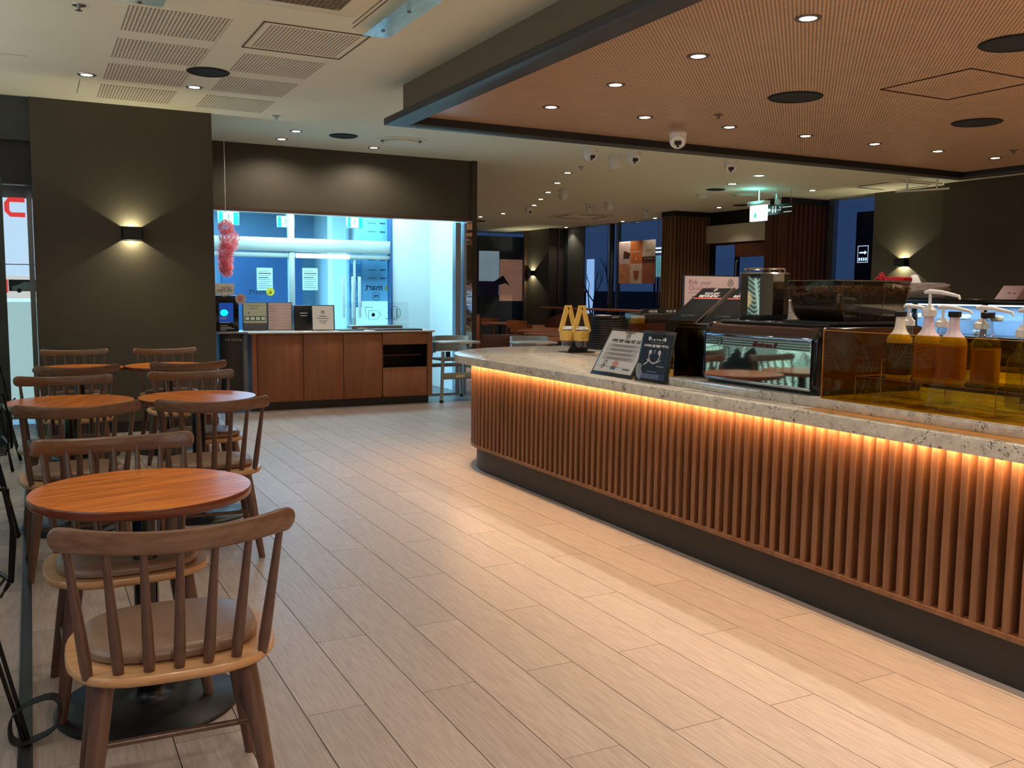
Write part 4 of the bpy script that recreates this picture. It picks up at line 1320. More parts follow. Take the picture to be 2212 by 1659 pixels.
while s < tot:
    if s < L1_:
        x, y, rz = SX + .135, -.8 + s, PI / 2
    elif s < L1_ + La:
        a = PI - (s - L1_) / (R_C - .135)
        x, y, rz = cc_[0] + (R_C - .135) * math.cos(a), cc_[1] + (R_C - .135) * math.sin(a), a - PI / 2
    else:
        x, y, rz = cc_[0] + (s - L1_ - La), cc_[1] + R_C - .135, 0
    if s < L1_ and rz == PI / 2 and y < .9:
        s += .0635; continue
    o = s0 if firsts else s0.copy()
    if not firsts: C.objects.link(o)
    firsts = False
    o.parent = cb
    o.location = (x, y, 0); o.rotation_euler = (0, 0, rz)
    s += .0635

# ---- amber screens on the deck
am = thing('amber_screen', 'long amber acrylic screen standing on the deck before the syrup bottles', 'screen')
MB().box(2.972, 2.978, -.6, 2.85, .925, 1.213).build('sheet', M_amber, am)
MB().box(2.9715, 2.9785, -.6, 2.85, 1.213, 1.2145).box(2.9715, 2.9785, 2.85, 2.852, .925, 1.2145).build('bright_edge', mat('amber_edge', (226, 160, 60), .3), am)
MB().rect(0, 3.45, 0, .078, .0, plane((2.87, 2.85, .8862), (0, -1, 0), (1, 0, 0))).build('foot_sheet', mat('amber_foot', (232, 160, 30), .25), am)
ol = thing('olive_screen', 'small olive tinted acrylic screen with rounded top behind the counter signs', 'screen')
MB().prism([(p_[0], p_[1]) for p_ in rrect(.70, .31, .04)], -.003, .003, plane((3.10, 4.20, 1.062), (0, -1, 0), (0, 0, 1))).build('sheet', M_olive, ol)

# ---- espresso machine
es = thing('espresso_machine', 'black espresso machine with mirror chrome back panel on the deck', 'espresso machine')
mx0, mx1, my0, my1 = 2.995, 3.68, 2.90, 3.66
prof = []
for (px_, pz_, r_, a0_) in ((mx0 + .07, 1.155, .07, 180), (mx1 - .07, 1.155, .07, 90), (mx1 - .03, .975, .03, 0), (mx0 + .03, .975, .03, -90)):
    for i in range(6):
        a = math.radians(a0_ - 18 * i)
        prof.append((px_ + r_ * math.cos(a), pz_ + r_ * math.sin(a)))
Mside = Matrix(((1, 0, 0, 0), (0, 0, 1, 0), (0, 1, 0, 0), (0, 0, 0, 1)))


def sect(scale, off):
    cx, cz = (mx0 + mx1) / 2, 1.085
    return [((x - cx) * scale + cx, (z - cz) * scale + cz) for x, z in prof]


MB().prism(prof, my0 + .02, my1 - .02, Mside).build('body', mat('brown_black_gloss', (66, 46, 40), .18), es)
MB().prism(sect(1.012, 0), my0, my0 + .03, Mside).build('side_frame', M_blackgloss, es, bevel=.004)
MB().prism(sect(1.012, 0), my1 - .03, my1, Mside).build('side_frame', M_blackgloss, es, bevel=.004)
MB().prism(sect(.93, 0), my0 - .004, my0, Mside).build('side_panel', mat('brown_smoked_panel', (84, 50, 30), .12), es)
# chrome back panel, upper perforated band
MB().box(mx0 - .012, mx0 + .002, my0 + .03, my1 - .03, .957, 1.115).build('chrome_panel', M_chrome, es)
MB().box(mx0 - .016, mx0 + .002, my0 + .03, my1 - .03, .944, .957).build('bottom_bar', M_steel, es, bevel=.002)
MB().box(mx0 - .014, mx0 + .002, my0 + .03, my1 - .03, 1.15, 1.172).build('top_bar', mat('blue_steel_bar', (150, 170, 200), .1, 1.0), es, bevel=.004)
pband = MB().box(mx0 - .010, mx0 + .002, my0 + .03, my1 - .03, 1.115, 1.15).build('perforated_band', M_steel, es)
mb = MB(); Mp = plane((mx0 - .0105, my1 - .03, 0), (0, -1, 0), (0, 0, 1))
for i in range(66):
    for j in range(3):
        mb.disc(.008 + i * .0104 + (.0052 if j % 2 else 0), 1.121 + j * .0115, .0036, .0006, 6, Mp)
o = mb.build('perforations', M_black, pband); o['kind'] = 'stuff'
text('Mastrena II', .034, flat('dark_red_script', (92, 22, 26)), Mp @ Matrix.Translation((.41, 1.131, .001)), es, shear=.3, bold=.001)
mb = MB(); mb.disc(.10, 1.133, .019, .0012, 20, Mp); mb.build('badge_ground', M_steel, es)
mb = MB(); emblem(mb, .10, 1.133, .018, .002, Mp); mb.build('badge_emblem', M_black, es)
MB().box(3.02, 3.66, my0 + .01, my1 - .01, .925, .95).build('base', M_black, es)
MB().prism(rrect(.60, .70, .06, cx=3.34, cy=3.28), 1.222, 1.234).build('top_tray', M_black, es, bevel=.003)
for yy in (3.30, 3.45):
    MB().lathe([(.03, 1.234), (.03, 1.238)], 16, Matrix.Translation((3.1, yy, 0))).build('knob_plate', M_steel, es)

# ---- bean hopper
hp_ = thing('bean_hopper', 'wide smoked bean hopper full of coffee beans on the espresso machine', 'bean hopper')
M_smoke = clear('smoked_plastic', (.70, .64, .52), 1.3, .04, 1.5)
M_beanfill = mat('dark_bean_mass', (34, 20, 12), .5, var=.5, scale=90, bump=1.0)
hx0, hx1, hy0, hy1 = 3.10, 3.575, 2.905, 3.22


def hring(z, k, n=8):
    cx, cy = (hx0 + hx1) / 2, (hy0 + hy1) / 2
    return [(x, y, z) for x, y in rrect((hx1 - hx0) * k, (hy1 - hy0) * (k * .6 + .4), .03, n, cx, cy)]


zs = [(1.245, .76), (1.262, .84), (1.29, .91), (1.33, .955), (1.38, .98), (1.425, 1.0)]
secs = [hring(z, k) for z, k in zs]
n_ = len(secs[0]); vv = [p for q in secs for p in q]
ff = []
for i in range(len(secs) - 1):
    for k in range(n_):
        l = (k + 1) % n_; ff.append((i * n_ + k, i * n_ + l, (i + 1) * n_ + l, (i + 1) * n_ + k))
MB().add(vv, ff).build('shell', M_smoke, hp_)
MB().sweep([hring(z, k * .97) for z, k in [(1.246, .76), (1.262, .84), (1.29, .91), (1.33, .955), (1.388, .98)]]).build('bean_mass', M_beanfill, hp_)
MB().box(hx0 + .01, hx1 - .01, hy0 + .005, hy1 - .005, 1.425, 1.430).build('lid', M_smoke, hp_)
MB().prism(rrect(.50, .34, .02, cx=3.34, cy=3.06), 1.234, 1.246).build('foot', M_black, hp_)
for q in (.22, .48, .72):
    x_ = hx0 + (hx1 - hx0) * q
    MB().box(x_ - .002, x_ + .002, hy0 + .004, hy1 - .004, 1.38, 1.424).build('divider', M_smoke, hp_)
for q in (.06, .3, .62, .95):
    pts_ = [(hx0 + (hx1 - hx0) * (.5 + (q - .5) * k), (hy0 + hy1) / 2 - (hy1 - hy0) / 2 * (k * .6 + .4) - .001, z) for z, k in zs]
    MB().tube(pts_, .0013, 5).build('seam', mat('pale_plastic_seam', (92, 84, 70), .3) if 'pale_plastic_seam' not in MATS else MATS['pale_plastic_seam'], hp_)
MB().tube([(x, y, 1.426) for x, y, _z in hring(1.426, 1.0)], .0022, 5, closed=True).build('rim', MATS['pale_plastic_seam'], hp_)
bb = MB(); rb = random.Random(5)
for i in range(2400):
    x_, y_ = rb.uniform(hx0 + .02, hx1 - .02), rb.uniform(hy0 + .015, hy1 - .015)
    z_ = 1.386 + .016 * math.sin((x_ - hx0) * 9) + rb.uniform(-.004, .006)
    R_ = Matrix.Translation((x_, y_, z_)) @ Matrix.Rotation(rb.uniform(0, 6.3), 4, 'Z') @ Matrix.Rotation(rb.uniform(-1, 1), 4, 'X')
    if i % 2:
        k_ = rb.random(); z_ = 1.392 - .035 * rb.random() ** 2 + .008 * math.sin(k_ * 9)
        zz_ = min(1.0, .985 + (z_ - 1.38) * .4)
        mx_, my_ = (hx1 - hx0) / 2 * .965 * zz_, (hy1 - hy0) / 2 * .975 * zz_
        cx_, cy_ = (hx0 + hx1) / 2, (hy0 + hy1) / 2
        x_, y_ = (cx_ - mx_, cy_ + my_ * (2 * rb.random() - 1)) if k_ < .45 else (cx_ + mx_ * (2 * rb.random() - 1), cy_ - my_)
        R_ = Matrix.Translation((x_, y_, z_)) @ Matrix.Rotation(rb.uniform(0, 6.3), 4, 'Z') @ Matrix.Rotation(rb.uniform(-1.5, 1.5), 4, 'X')
    vs = [(.0055, 0, 0), (-.0055, 0, 0), (0, .0038, 0), (0, -.0038, 0), (0, 0, .003), (0, 0, -.003)]
    bb.add(vs, [(0, 2, 4), (2, 1, 4), (1, 3, 4), (3, 0, 4), (2, 0, 5), (1, 2, 5), (3, 1, 5), (0, 3, 5)], R_)
o = bb.build('coffee_beans', mat('roasted_bean', (140, 90, 56), .3, var=.4, scale=60), hp_); o['kind'] = 'stuff'

# ---- faceted mirror canister
cn = thing('mirror_canister', 'tall faceted mirror canister with railed lid on the espresso machine', 'canister', (3.26, 3.53, 0))
MB().lathe([(.118, 1.235), (.122, 1.25), (.122, 1.262)], 12).build('base', M_black, cn)
me_ = MB().lathe([(.121, 1.262), (.121, 1.462)], 12, None, .13).build('mirror_body', M_chrome, cn, smooth=0)
MB().lathe([(.123, 1.462), (.118, 1.470), (.0, 1.472)], 24).build('lid', M_steel, cn)
MB().tube([(.10 * math.cos(2 * PI * i / 24), .10 * math.sin(2 * PI * i / 24), 1.488) for i in range(24)], .004, 6, closed=True).build('top_rail', M_chrome, cn)
for i in range(6):
    a = i * PI / 3
    MB().tube([(.10 * math.cos(a), .10 * math.sin(a), 1.47), (.10 * math.cos(a), .10 * math.sin(a), 1.488)], .004, 6).build('rail_post', M_chrome, cn)

# cup lids stack
lid0 = None
for i in range(11):
    prof_ = [(.043, 0), (.044, .004), (.040, .008), (.0, .009)]
    if lid0 is None:
        lid0 = MB().lathe(prof_, 20).build('cup_lid', M_white); o = lid0
    else:
        o = lid0.copy(); C.objects.link(o)
    o.location = (3.50, 3.60, 1.2345 + i * .0092)
    tag(o, 'white shallow cup lid in the stack behind the mirror canister, %s from the bottom' % (ordn + ('ninth', 'tenth', 'eleventh'))[i], 'cup', 'white cup lids stacked behind the canister')

# ---- black machine between the screens
bmx = thing('hot_water_tower', 'black glossy boxy machine left of the chrome espresso machine', 'machine')
MB().box(3.12, 3.5, 3.70, 4.08, .885, 1.19).build('body', M_blackgloss, bmx, bevel=.02, seg=3)
MB().box(3.14, 3.48, 3.72, 4.06, 1.19, 1.20).build('top_plate', M_black, bmx)

# ---- till boards leaning back
for i, (ya, yb, lab) in enumerate(((4.80, 4.50, 'black till display back leaning away with white print and red stripe, left one'), (4.47, 4.17, 'black till display back leaning away with red stripe, right one'))):
    t = thing('till_display', lab, 'till display')
    Pb = Vector((3.60, ya, 1.17)); Mp = plane(Pb, (0, -1, 0), (.30, 0, .225)); Lb = .385
    MB().box(0, ya - yb, 0, Lb, -.012, 0, Mp).build('board', mat('matt_black_board_%d' % i, (14, 13, 13), .7, spec=.15), t, bevel=.006)
    MB().box(3.66, 3.80, yb + .09, ya - .09, .90, 1.23).build('stand', M_black, t, bevel=.005)
    MB().box(3.58, 3.88, yb + .03, ya - .03, .885, .905).build('foot', M_black, t, bevel=.005)
    MB().rect(.02, ya - yb - .01, .265, .275, .001, Mp).build('red_stripe', flat('coral_red_print', (214, 84, 72)), t)
    text('"당신의 일상\n특별하게 즐겨요"', .028, M_paper, Mp @ Matrix.Translation(((ya - yb) / 2, .305, 0)), t, bold=.0006)
    mb = MB(); emblem(mb, (ya - yb) / 2, .36, .014, .001, Mp); mb.build('emblem', M_paper, t)
    MB().box(ya - yb + .002, ya - yb + .008, 0, Lb, -.02, .006, Mp).build('steel_edge', M_steel, t)

# ---- leaning counter signs
M_signw = mat('grey_white_print', (196, 192, 188), .45, var=.02)


def counter_sign(px_bl, px_br, yl_, yr_, top_px, lab, dark):
    t = thing('counter_sign', lab, 'sign')
    xb = 2.93
    tp = at(top_px[0], top_px[1], Y=yl_)
    up = Vector((tp.x - xb, 0, tp.z - .888)); Lh = up.length
    Mp = plane((xb, yl_, .888), (0, -1, 0), up); Wd = yl_ - yr_
    MB().box(0, Wd, 0, Lh, -.010, -.002, Mp).build('frame', M_black, t, bevel=.002)
    b_ = .018
    MB().box(b_, Wd - b_, b_ + .004, Lh - b_, -.002, 0, Mp).build('print_sheet', mat('sign_navy_sheet', (22, 26, 34), .3, var=.1) if dark else M_signw, t)
    # easel back leg
    MB().box(xb + up.x * .98 - .01, xb + up.x * .98 + .0, (yl_ + yr_) / 2 - .05, (yl_ + yr_) / 2 + .05, .886, .888 + up.z * .93).build('easel_leg', M_black, t)
    return t, Mp, Wd, Lh


t, Mp, Wd, Lh = counter_sign(0, 0, 4.62, 4.20, (1322, 708), 'grey-white leaning counter sign with text blocks and small drawing', False)
mb = MB(); emblem(mb, Wd * .5, Lh * .85, .021, .001, Mp); mb.build('emblem', M_ink, t)
text('쾌적한 매장 이용을 위한 안내', .0235, M_ink, Mp @ Matrix.Translation((Wd * .5, Lh * .73, 0)), t, bold=.001)
mb = MB()
for k in range(4): mb.rect(Wd * .12, Wd * .88, Lh * (.60 - .09 * k), Lh * (.67 - .09 * k), .0006, Mp)
mb.build('text_boxes', flat('pale_mauve_print', (168, 160, 160)), t)
mb = MB()
for k in range(4):
    for j in range(2): mb.rect(Wd * (.2 + .04 * j), Wd * (.8 - .05 * j), Lh * (.645 - .09 * k - .026 * j), Lh * (.654 - .09 * k - .026 * j), .0012, Mp)
mb.line([(Wd * .1, Lh * .185), (Wd * .9, Lh * .185)], .002, .001, Mp); mb.rect(Wd * .35, Wd * .6, Lh * .075, Lh * .082, .001, Mp)
mb.build('text_lines', flat('dark_grey_print', (84, 70, 62)), t)
mb = MB(); mb.disc(Wd * .5, Lh * .25, .03, .001, 16, Mp, ry=.024); mb.build('brown_drawing', flat('salmon_print', (190, 128, 108)), t)
mb = MB(); mb.poly([(Wd * .44, Lh * .2), (Wd * .53, Lh * .2), (Wd * .55, Lh * .14), (Wd * .42, Lh * .14)], .0014, Mp); mb.build('blue_drawing', flat('slate_print', (66, 84, 104)), t)
mb = MB(); mb.ring(Wd * .25, Lh * .26, .012, .017, .001, 16, Mp); mb.ring(Wd * .22, Lh * .18, .008, .012, .001, 12, Mp); mb.rect(Wd * .72, Wd * .88, Lh * .15, Lh * .17, .001, Mp)
mb.build('small_drawings', M_ink, t)
t, Mp, Wd, Lh = counter_sign(0, 0, 4.17, 3.88, (1390, 713), 'dark navy leaning counter sign with white coffee cup artwork', True)
text('별이 된 나의 오늘', .022, M_paper, Mp @ Matrix.Translation((Wd * .5, Lh * .84, .001)), t, bold=.001)
text('누구에게나 열린 특별한 혜택 하나', .0155, M_paper, Mp @ Matrix.Translation((Wd * .5, Lh * .70, .001)), t, bold=.0008)
mb = MB()
mb.ring(Wd * .5, Lh * .54, .045, .052, .001, 20, Mp, a0=PI * .95, a1=PI * 2.05)
mb.ring(Wd * .5, Lh * .47, .06, .068, .001, 20, Mp, a0=PI * 1.1, a1=PI * 1.9, ky=.4)
for q in ((.36, .58), (.64, .58)): mb.disc(Wd * q[0], Lh * q[1], .014, .001, 10, Mp)
mb.line([(Wd * .5, Lh * .56), (Wd * .48, Lh * .60), (Wd * .52, Lh * .63)], .006, .001, Mp)
mb.line([(Wd * .36, Lh * .47), (Wd * .3, Lh * .36), (Wd * .22, Lh * .33)], .008, .001, Mp)
for k in range(7): mb.ring(Wd * .22, Lh * .25, .018 + .007 * k, .021 + .007 * k, .001, 14, Mp, a0=PI * (.7 + .03 * k), a1=PI * 1.45)
mb.rect(Wd * .62, Wd * .84, Lh * .31, Lh * .32, .001, Mp); mb.rect(Wd * .35, Wd * .65, Lh * .2, Lh * .206, .001, Mp); mb.rect(Wd * .3, Wd * .7, Lh * .77, Lh * .775, .001, Mp)
mb.build('white_artwork', flat('soft_white_print', (200, 200, 200)), t)
mb = MB(); mb.rect(Wd * .08, Wd * .92, Lh * .06, Lh * .17, .0008, Mp); mb.build('blue_band', flat('navy_blue_print', (38, 52, 86)), t)
mb = MB()
for k in range(5): mb.rect(Wd * .1, Wd * .75, Lh * (.07 + .018 * k), Lh * (.077 + .018 * k), .0012, Mp)
mb.build('small_print', flat('pale_blue_print', (130, 144, 176)), t)

# ---- paper cup carriers on a black stand
st = thing('cup_carrier_stand', 'black tent shaped stand under the two yellow cup carriers', 'stand', (3.875, 6.30, .885))
MB().prism([(-.10, 0), (.10, 0), (.0, .14)], -.004, .004, plane((-.0, .0, 0), (1, 0, 0), (0, 0, 1))).build('front_triangle', M_black, st)
MB().prism([(-.13, -.07), (.13, -.07), (.13, .09), (-.13, .09)], 0, .006).build('foot', M_black, st)
MB().box(-.006, .006, -.01, .01, .0, .345).build('post', M_black, st)
M_yel = mat('yellow_card', (232, 188, 92), .6, var=.03)
for i, (dx, lab) in enumerate(((-.155, 'yellow card cup carrier with plain band, left one'), (-.095, 'yellow card cup carrier with printed face, right one'))):
    dy = -.0 if i == 0 else -.11
    t = thing('cup_carrier', lab, 'cup carrier', (3.97 + dx, 6.36 + dy, .925))
    for sg in (-1, 1):
        Mh = Matrix.Rotation(sg * .36, 4, 'Y')
        A = Vector((sg * .068, 0, .125)); B = Vector((0.010 * sg, 0, .325))
        r_ = (B - A).normalized(); nn = Vector((r_.z, 0, -r_.x)) * .0195
        MB().add([tuple(A - nn + Vector((0, -.012, 0))), tuple(A + nn + Vector((0, -.012, 0))), tuple(B + nn + Vector((0, -.012, 0))), tuple(B - nn + Vector((0, -.012, 0))),
                  tuple(A - nn + Vector((0, .0, 0))), tuple(A + nn), tuple(B + nn), tuple(B - nn)],
                 [(0, 1, 2, 3), (7, 6, 5, 4), (0, 4, 5, 1), (1, 5, 6, 2), (2, 6, 7, 3), (3, 7, 4, 0)]).build('handle', M_yel, t)
    MB().box(-.03, .03, -.014, .002, .315, .335).build('handle_top', M_yel, t)
    MB().lathe([(.058, .055), (.068, .135)], 24, caps=False).build('band', M_yel, t)
    if i == 1:
        mb = MB(); Mq = plane((0, -.0675, .095), (1, 0, 0), (0, 0, 1)) @ Matrix.Scale(.75, 4)
        for k in range(5):
            mb.line([(.01 + k * .013, .034), (.016 + k * .013, .01), (.008 + k * .013, -.012), (.014 + k * .013, -.034)], .0035, .001, Mq)
        mb.ring(-.03, .0, .02, .023, .001, 16, Mq, ky=1.4); mb.line([(-.04, .008), (-.034, .01)], .003, .001, Mq); mb.line([(-.026, .01), (-.02, .008)], .003, .001, Mq)
        mb.line([(-.036, -.014), (-.024, -.014)], .003, .001, Mq)
        mb.build('line_print', flat('dark_brown_print', (70, 46, 20)), t)
    c_ = thing('takeaway_cup', 'clear plastic cup with domed lid held in the %s yellow carrier' % ('left' if i == 0 else 'right'), 'cup', (3.97 + dx, 6.36 + dy, .925), group='clear cups in the yellow carriers')
    MB().lathe([(.043, .004), (.046, .02), (.060, .14)], 24, caps=False).build('cup_wall', M_bottleglass, c_)
    MB().lathe([(.0, .004), (.043, .004), (.045, .012)], 24).build('cup_base', M_acryl, c_)
    MB().lathe([(.061, .142), (.062, .148), (.052, .158), (.038, .168), (.0, .170)], 24).build('lid', clear('domed_lid', (.85, .87, .88), 2.2, .12, 1.5, haze=.4, hcol=(235, 235, 235)), c_)

# ---- stacked black trays with cards
tx, ty = 4.36, 6.62
for i in range(13):
    z = .886 + i * .0195
    o = MB().prism(rrect(.30, .20, .02), 0, .006).prism(rrect(.315, .215, .022), .006, .0165).build('black_tray', mat('black_tray_plastic', (34, 33, 31), .35) if 'black_tray_plastic' not in MATS else MATS['black_tray_plastic'])
    o.location = (tx, ty, z); o.rotation_euler.z = .05 + random.uniform(-.01, .01)
    tag(o, ('black serving tray in the tall stack on the bar, number %s from the bottom' % (ordn + ('ninth', 'tenth', 'eleventh', 'twelfth', 'thirteenth'))[i]), 'tray', 'black trays stacked on the bar')
cd = thing('card_holder', 'black card holder with white squiggle lettering on top of the tray stack', 'card holder', (tx, ty, .886 + 13 * .0195))
MB().box(-.14, .14, -.08, .08, 0, .028).build('box', M_black, cd, bevel=.003)
mb = MB(); Mq = plane((0, -.081, .014), (1, 0, 0), (0, 0, 1))
mb.line([(-.0, -.006), (.01, .008), (.02, -.006), (.035, .008), (.05, -.004), (.07, .008)], .005, .0006, Mq)
mb.build('squiggle', M_paper, cd); MB().box(-.08, .0, -.06, .06, .028, .034).build('white_card', M_paper, cd)
bs = MB().prism([(0, 0), (.12, 0), (.17, .30), (.05, .30)], -.004, .004, plane((tx - .34, ty - .05, .886), (1, 0, 0), (0, 0, 1))).build('black_board', M_black)
tag(bs, 'slanted black menu board behind the tray stack', 'board')
# register gear farther along the bar
rg = thing('label_printer', 'flat black till machine with white lettering on the far arm of the bar', 'till')
a = at(1376, 690, Y=6.75); b = at(1462, 690, Y=6.75)
MB().box(a.x, b.x, 6.65, 6.95, .885, 1.185).build('body', M_black, rg, bevel=.01)
MB().prism(rrect(b.x - a.x, .05, .02, cx=(a.x + b.x) / 2, cy=1.20), 0, .02, plane((0, 6.70, 0), (1, 0, 0), (0, 0, 1))).build('upper_plate', mat('black_green_plastic', (30, 34, 28), .35), rg)
Mq = plane((0, 6.679, 1.20), (1, 0, 0), (0, 0, 1))
text('ORDER', .03, M_paper, Mq @ Matrix.Translation((a.x + .12, 0, 0)), rg, bold=.001); text('PICK UP', .03, M_paper, Mq @ Matrix.Translation((b.x - .12, 0, 0)), rg, bold=.001)
bx = MB().box(a.x - .09, a.x - .01, 6.62, 6.72, .885, 1.165).build('beige_dispenser', flat('beige_plastic', (178, 170, 146)))
tag(bx, 'small beige box beside the flat black till machine', 'box')
wb = MB().box(a.x - .24, a.x + .16, 6.55, 6.60, .885, 1.10).build('wooden_divider', M_dkwood); tag(wb, 'brown wooden divider board behind the leaning counter signs', 'divider')

# ---- pink promotion sign
ps = thing('promotion_sign', 'pink promotion sign with rose lettering and round emblem behind the till displays', 'sign', (0, 6.9, 0))
a = at(1476, 690, Y=6.9); b = at(1592, 690, Y=6.9); zt_ = at(1530, 597, Y=6.9).z
Mq = plane((a.x, -.006, 0), (1, 0, 0), (0, 0, 1)); Wd = b.x - a.x
MB().box(a.x - .008, b.x + .008, -.004, .014, .90, zt_ + .01).build('frame', M_charcoal, ps)
MB().rect(0, Wd, .91, zt_, .0005, Mq).build('pink_sheet', flat('pale_pink_print', (226, 204, 204)), ps)
MB().box(a.x + .1, b.x - .1, -.08, .1, .885, .90).build('foot', M_black, ps)
M_rose = flat('rose_brown_print', (140, 72, 74))
text('Pick', .062, M_rose, Mq @ Matrix.Translation((.10, zt_ - .058, 0)), ps); text('your', .062, M_rose, Mq @ Matrix.Translation((.245, zt_ - .060, 0)), ps, shear=.35)
text('Choux Latte', .066, flat('rose_pink_print', (186, 110, 110)), Mq @ Matrix.Translation((.21, zt_ - .112, 0)), ps)
text('with Choux Foam', .024, M_rose, Mq @ Matrix.Translation((.13, zt_ - .152, 0)), ps)
mb = MB(); emblem(mb, Wd - .10, zt_ - .062, .036, .001, Mq); mb.build('emblem', M_ink, ps)
MB().disc(.12, zt_ - .195, .035, .001, 18, Mq, ry=.012).build('badge', flat('slate_blue_print', (110, 112, 150)), ps)
text('NEW', .018, M_paper, Mq @ Matrix.Translation((.12, zt_ - .195, .001)), ps)
text('Choux', .042, M_ink, Mq @ Matrix.Translation((.10, zt_ - .230, 0)), ps, shear=.3); text('Foam Latte', .050, M_ink, Mq @ Matrix.Translation((.16, zt_ - .270, 0)), ps)


# ---- syrup bottles on acrylic risers
rs = thing('bottle_riser', 'clear stepped acrylic riser under the syrup bottles', 'riser')
ra = MB()
for (x0, x1, y0, y1, z) in ((3.07, 3.26, 1.2, 2.76, 1.02), (3.27, 3.46, 1.2, 2.80, 1.08)):
    ra.box(x0, x1, y0, y1, z, z + .004)
    q = y1
    while q > y0:
        ra.box(x0, x1, q - .003, q, .926, z); q -= .32
    ra.box(x0, x0 + .003, y0, y1, z - .03, z)
ra.build('shelf_box', M_acryl, rs)
eg = MB()
for (x0, y0, y1, z) in ((3.07, 1.2, 2.76, 1.02), (3.27, 1.2, 2.80, 1.08)):
    eg.box(x0 - .001, x0 + .001, y0, y1, z + .003, z + .005); eg.box(x0 - .001, x0 + .001, y0, y1, .926, .928)
    q = y1
    while q > y0: eg.box(x0 - .001, x0 + .001, q - .003, q, .926, z); q -= .32
    eg.box(x0, x0 + .19, y1 - .001, y1 + .001, z + .002, z + .005)
eg.build('bright_edges', mat('acrylic_edge', (236, 214, 160), .3), rs)
M_syr = [mat('creamy_white_bottle', (236, 224, 204), .35, var=.02), mat('pinkish_white_bottle', (232, 208, 214), .35, var=.02), mat('soft_pink_bottle', (226, 204, 216), .35, var=.02)]
M_lab = mat('orange_tan_label', (206, 150, 70), .6, var=.1, scale=14)


def bottle(x, y, z, m, lab, cap=None, pump=False, label_m=None, h=.30):
    t = thing('syrup_bottle', lab, 'bottle', (x, y, z))
    r = .0495
    prof = [(0, 0), (r - .004, 0), (r, .006), (r, h * .59), (r * .95, h * .635), (r * .76, h * .68), (r * .54, h * .73), (r * .43, h * .79), (r * .38, h * .88), (r * .36, h * .96), (r * .40, h * .965), (r * .40, h)]
    MB().lathe(prof, 28, caps=False).build('bottle_body', m, t)
    if label_m:
        pl_ = MB().lathe([(r + .0006, h * .06), (r + .0006, h * .55)], 28, caps=False).build('paper_label', label_m, t)
        mb2 = MB()
        for k in range(15):
            z_ = h * (.50 - .028 * k); rr = r + .0014; vs = []; n_ = 8
            for i in range(n_ + 1):
                a = PI * (.95 + .45 * i / n_)
                vs += [(rr * math.cos(a), rr * math.sin(a), z_), (rr * math.cos(a), rr * math.sin(a), z_ + .0022)]
            mb2.add(vs, [(2 * i, 2 * i + 2, 2 * i + 3, 2 * i + 1) for i in range(n_)])
        mb2.build('label_print', flat('label_brown_ink', (130, 84, 44)), pl_)
    if cap:
        MB().lathe([(r * .46, h * .955), (r * .48, h * .96), (r * .48, h * 1.03), (r * .44, h * 1.035), (0, h * 1.035)], 20).build('cap', cap, t)
    if pump:
        co_ = MB().lathe([(r * .42, h * .93), (r * .56, h * .94), (r * .56, h * 1.03), (r * .36, h * 1.06), (r * .3, h * 1.10), (0, h * 1.10)], 20).build('collar', M_white, t)
        MB().lathe([(.009, h * 1.08), (.006, h * 1.10), (.006, h * 1.27)], 10).build('stem', M_white, co_)
        hz = h * 1.28
        MB().tube([(-.0, .024, hz), (0, .0, hz + .004), (.0, -.05, hz + .001), (.0, -.10, hz - .008), (.0, -.128, hz - .014), (0, -.134, hz - .026)], [.007, .010, .0085, .007, .006, .004], 10).build('pump_head', M_white, co_)
    return t


bottle(3.165, 2.625, 1.024, M_syr[0], 'cream white syrup bottle without pump, leftmost of the row', cap=M_black, label_m=flat('dark_olive_label', (58, 60, 40)), h=.265)
bottle(3.165, 2.49, 1.024, M_syr[1], 'pinkish white syrup bottle with white pump, second in the row', pump=True, label_m=M_lab, h=.275)
bottle(3.165, 2.375, 1.024, M_syr[2], 'pale pink syrup bottle with black cap, third in the row', cap=M_black, label_m=M_lab, h=.27)
bottle(3.165, 2.235, 1.024, M_bottleglass, 'clear glass syrup bottle with black cap, fourth in the row', cap=M_black, label_m=mat('yellow_label', (190, 150, 60), .6, var=.1), h=.27)
bottle(3.165, 2.09, .96, M_bottleglass, 'clear glass syrup bottle with white pump cut by the right edge', pump=True, h=.275)
for px_, lab in ((1962, 'white pump syrup bottle in the back row behind the cream bottle'), (2036, 'white pump syrup bottle in the back row behind the pink bottle'), (2120, 'white pump syrup bottle in the back row behind the clear bottle')):
    p = at(px_, 700, X=3.36)
    bottle(3.36, p.y, 1.084 - .07, M_bottleglass, lab, pump=True, h=.235)

# ---- pastry case with gifts on top
cs = thing('pastry_case', 'black framed pastry case with cool lit shelves behind the bar', 'pastry case')
cy0, cy1 = 4.5, 6.75
b = MB(); b.box(7.5, 8.1, cy0, cy1, 1.285, 1.335).box(7.5, 8.1, cy0, cy1, .55, 1.0).box(7.5, 7.53, cy0, cy0 + .04, 1.0, 1.285).box(8.07, 8.1, cy0, cy1, 1.0, 1.285)
for q in (5.32, 6.05, cy1 - .04): b.box(7.5, 7.53, q, q + .05, 1.0, 1.285)
b.box(7.53, 8.07, cy0, cy0 + .02, 1.0, 1.285).box(7.53, 8.07, cy1 - .02, cy1, 1.0, 1.285).box(7.6, 8.1, cy0, cy1, 0, .55)
b.build('case_frame', M_blackgloss, cs, bevel=.003)
MB().box(8.05, 8.068, cy0 + .03, cy1 - .03, 1.0, 1.285).build('lit_back', mat('case_back_blue', (170, 205, 240), .4, emit=.0), cs)
MB().box(7.56, 8.05, cy0 + .03, cy1 - .03, 1.135, 1.14).build('glass_shelf', M_acryl, cs)
MB().box(7.505, 7.51, cy0 + .04, cy1 - .04, 1.0, 1.285).build('front_glass', M_glass, cs)
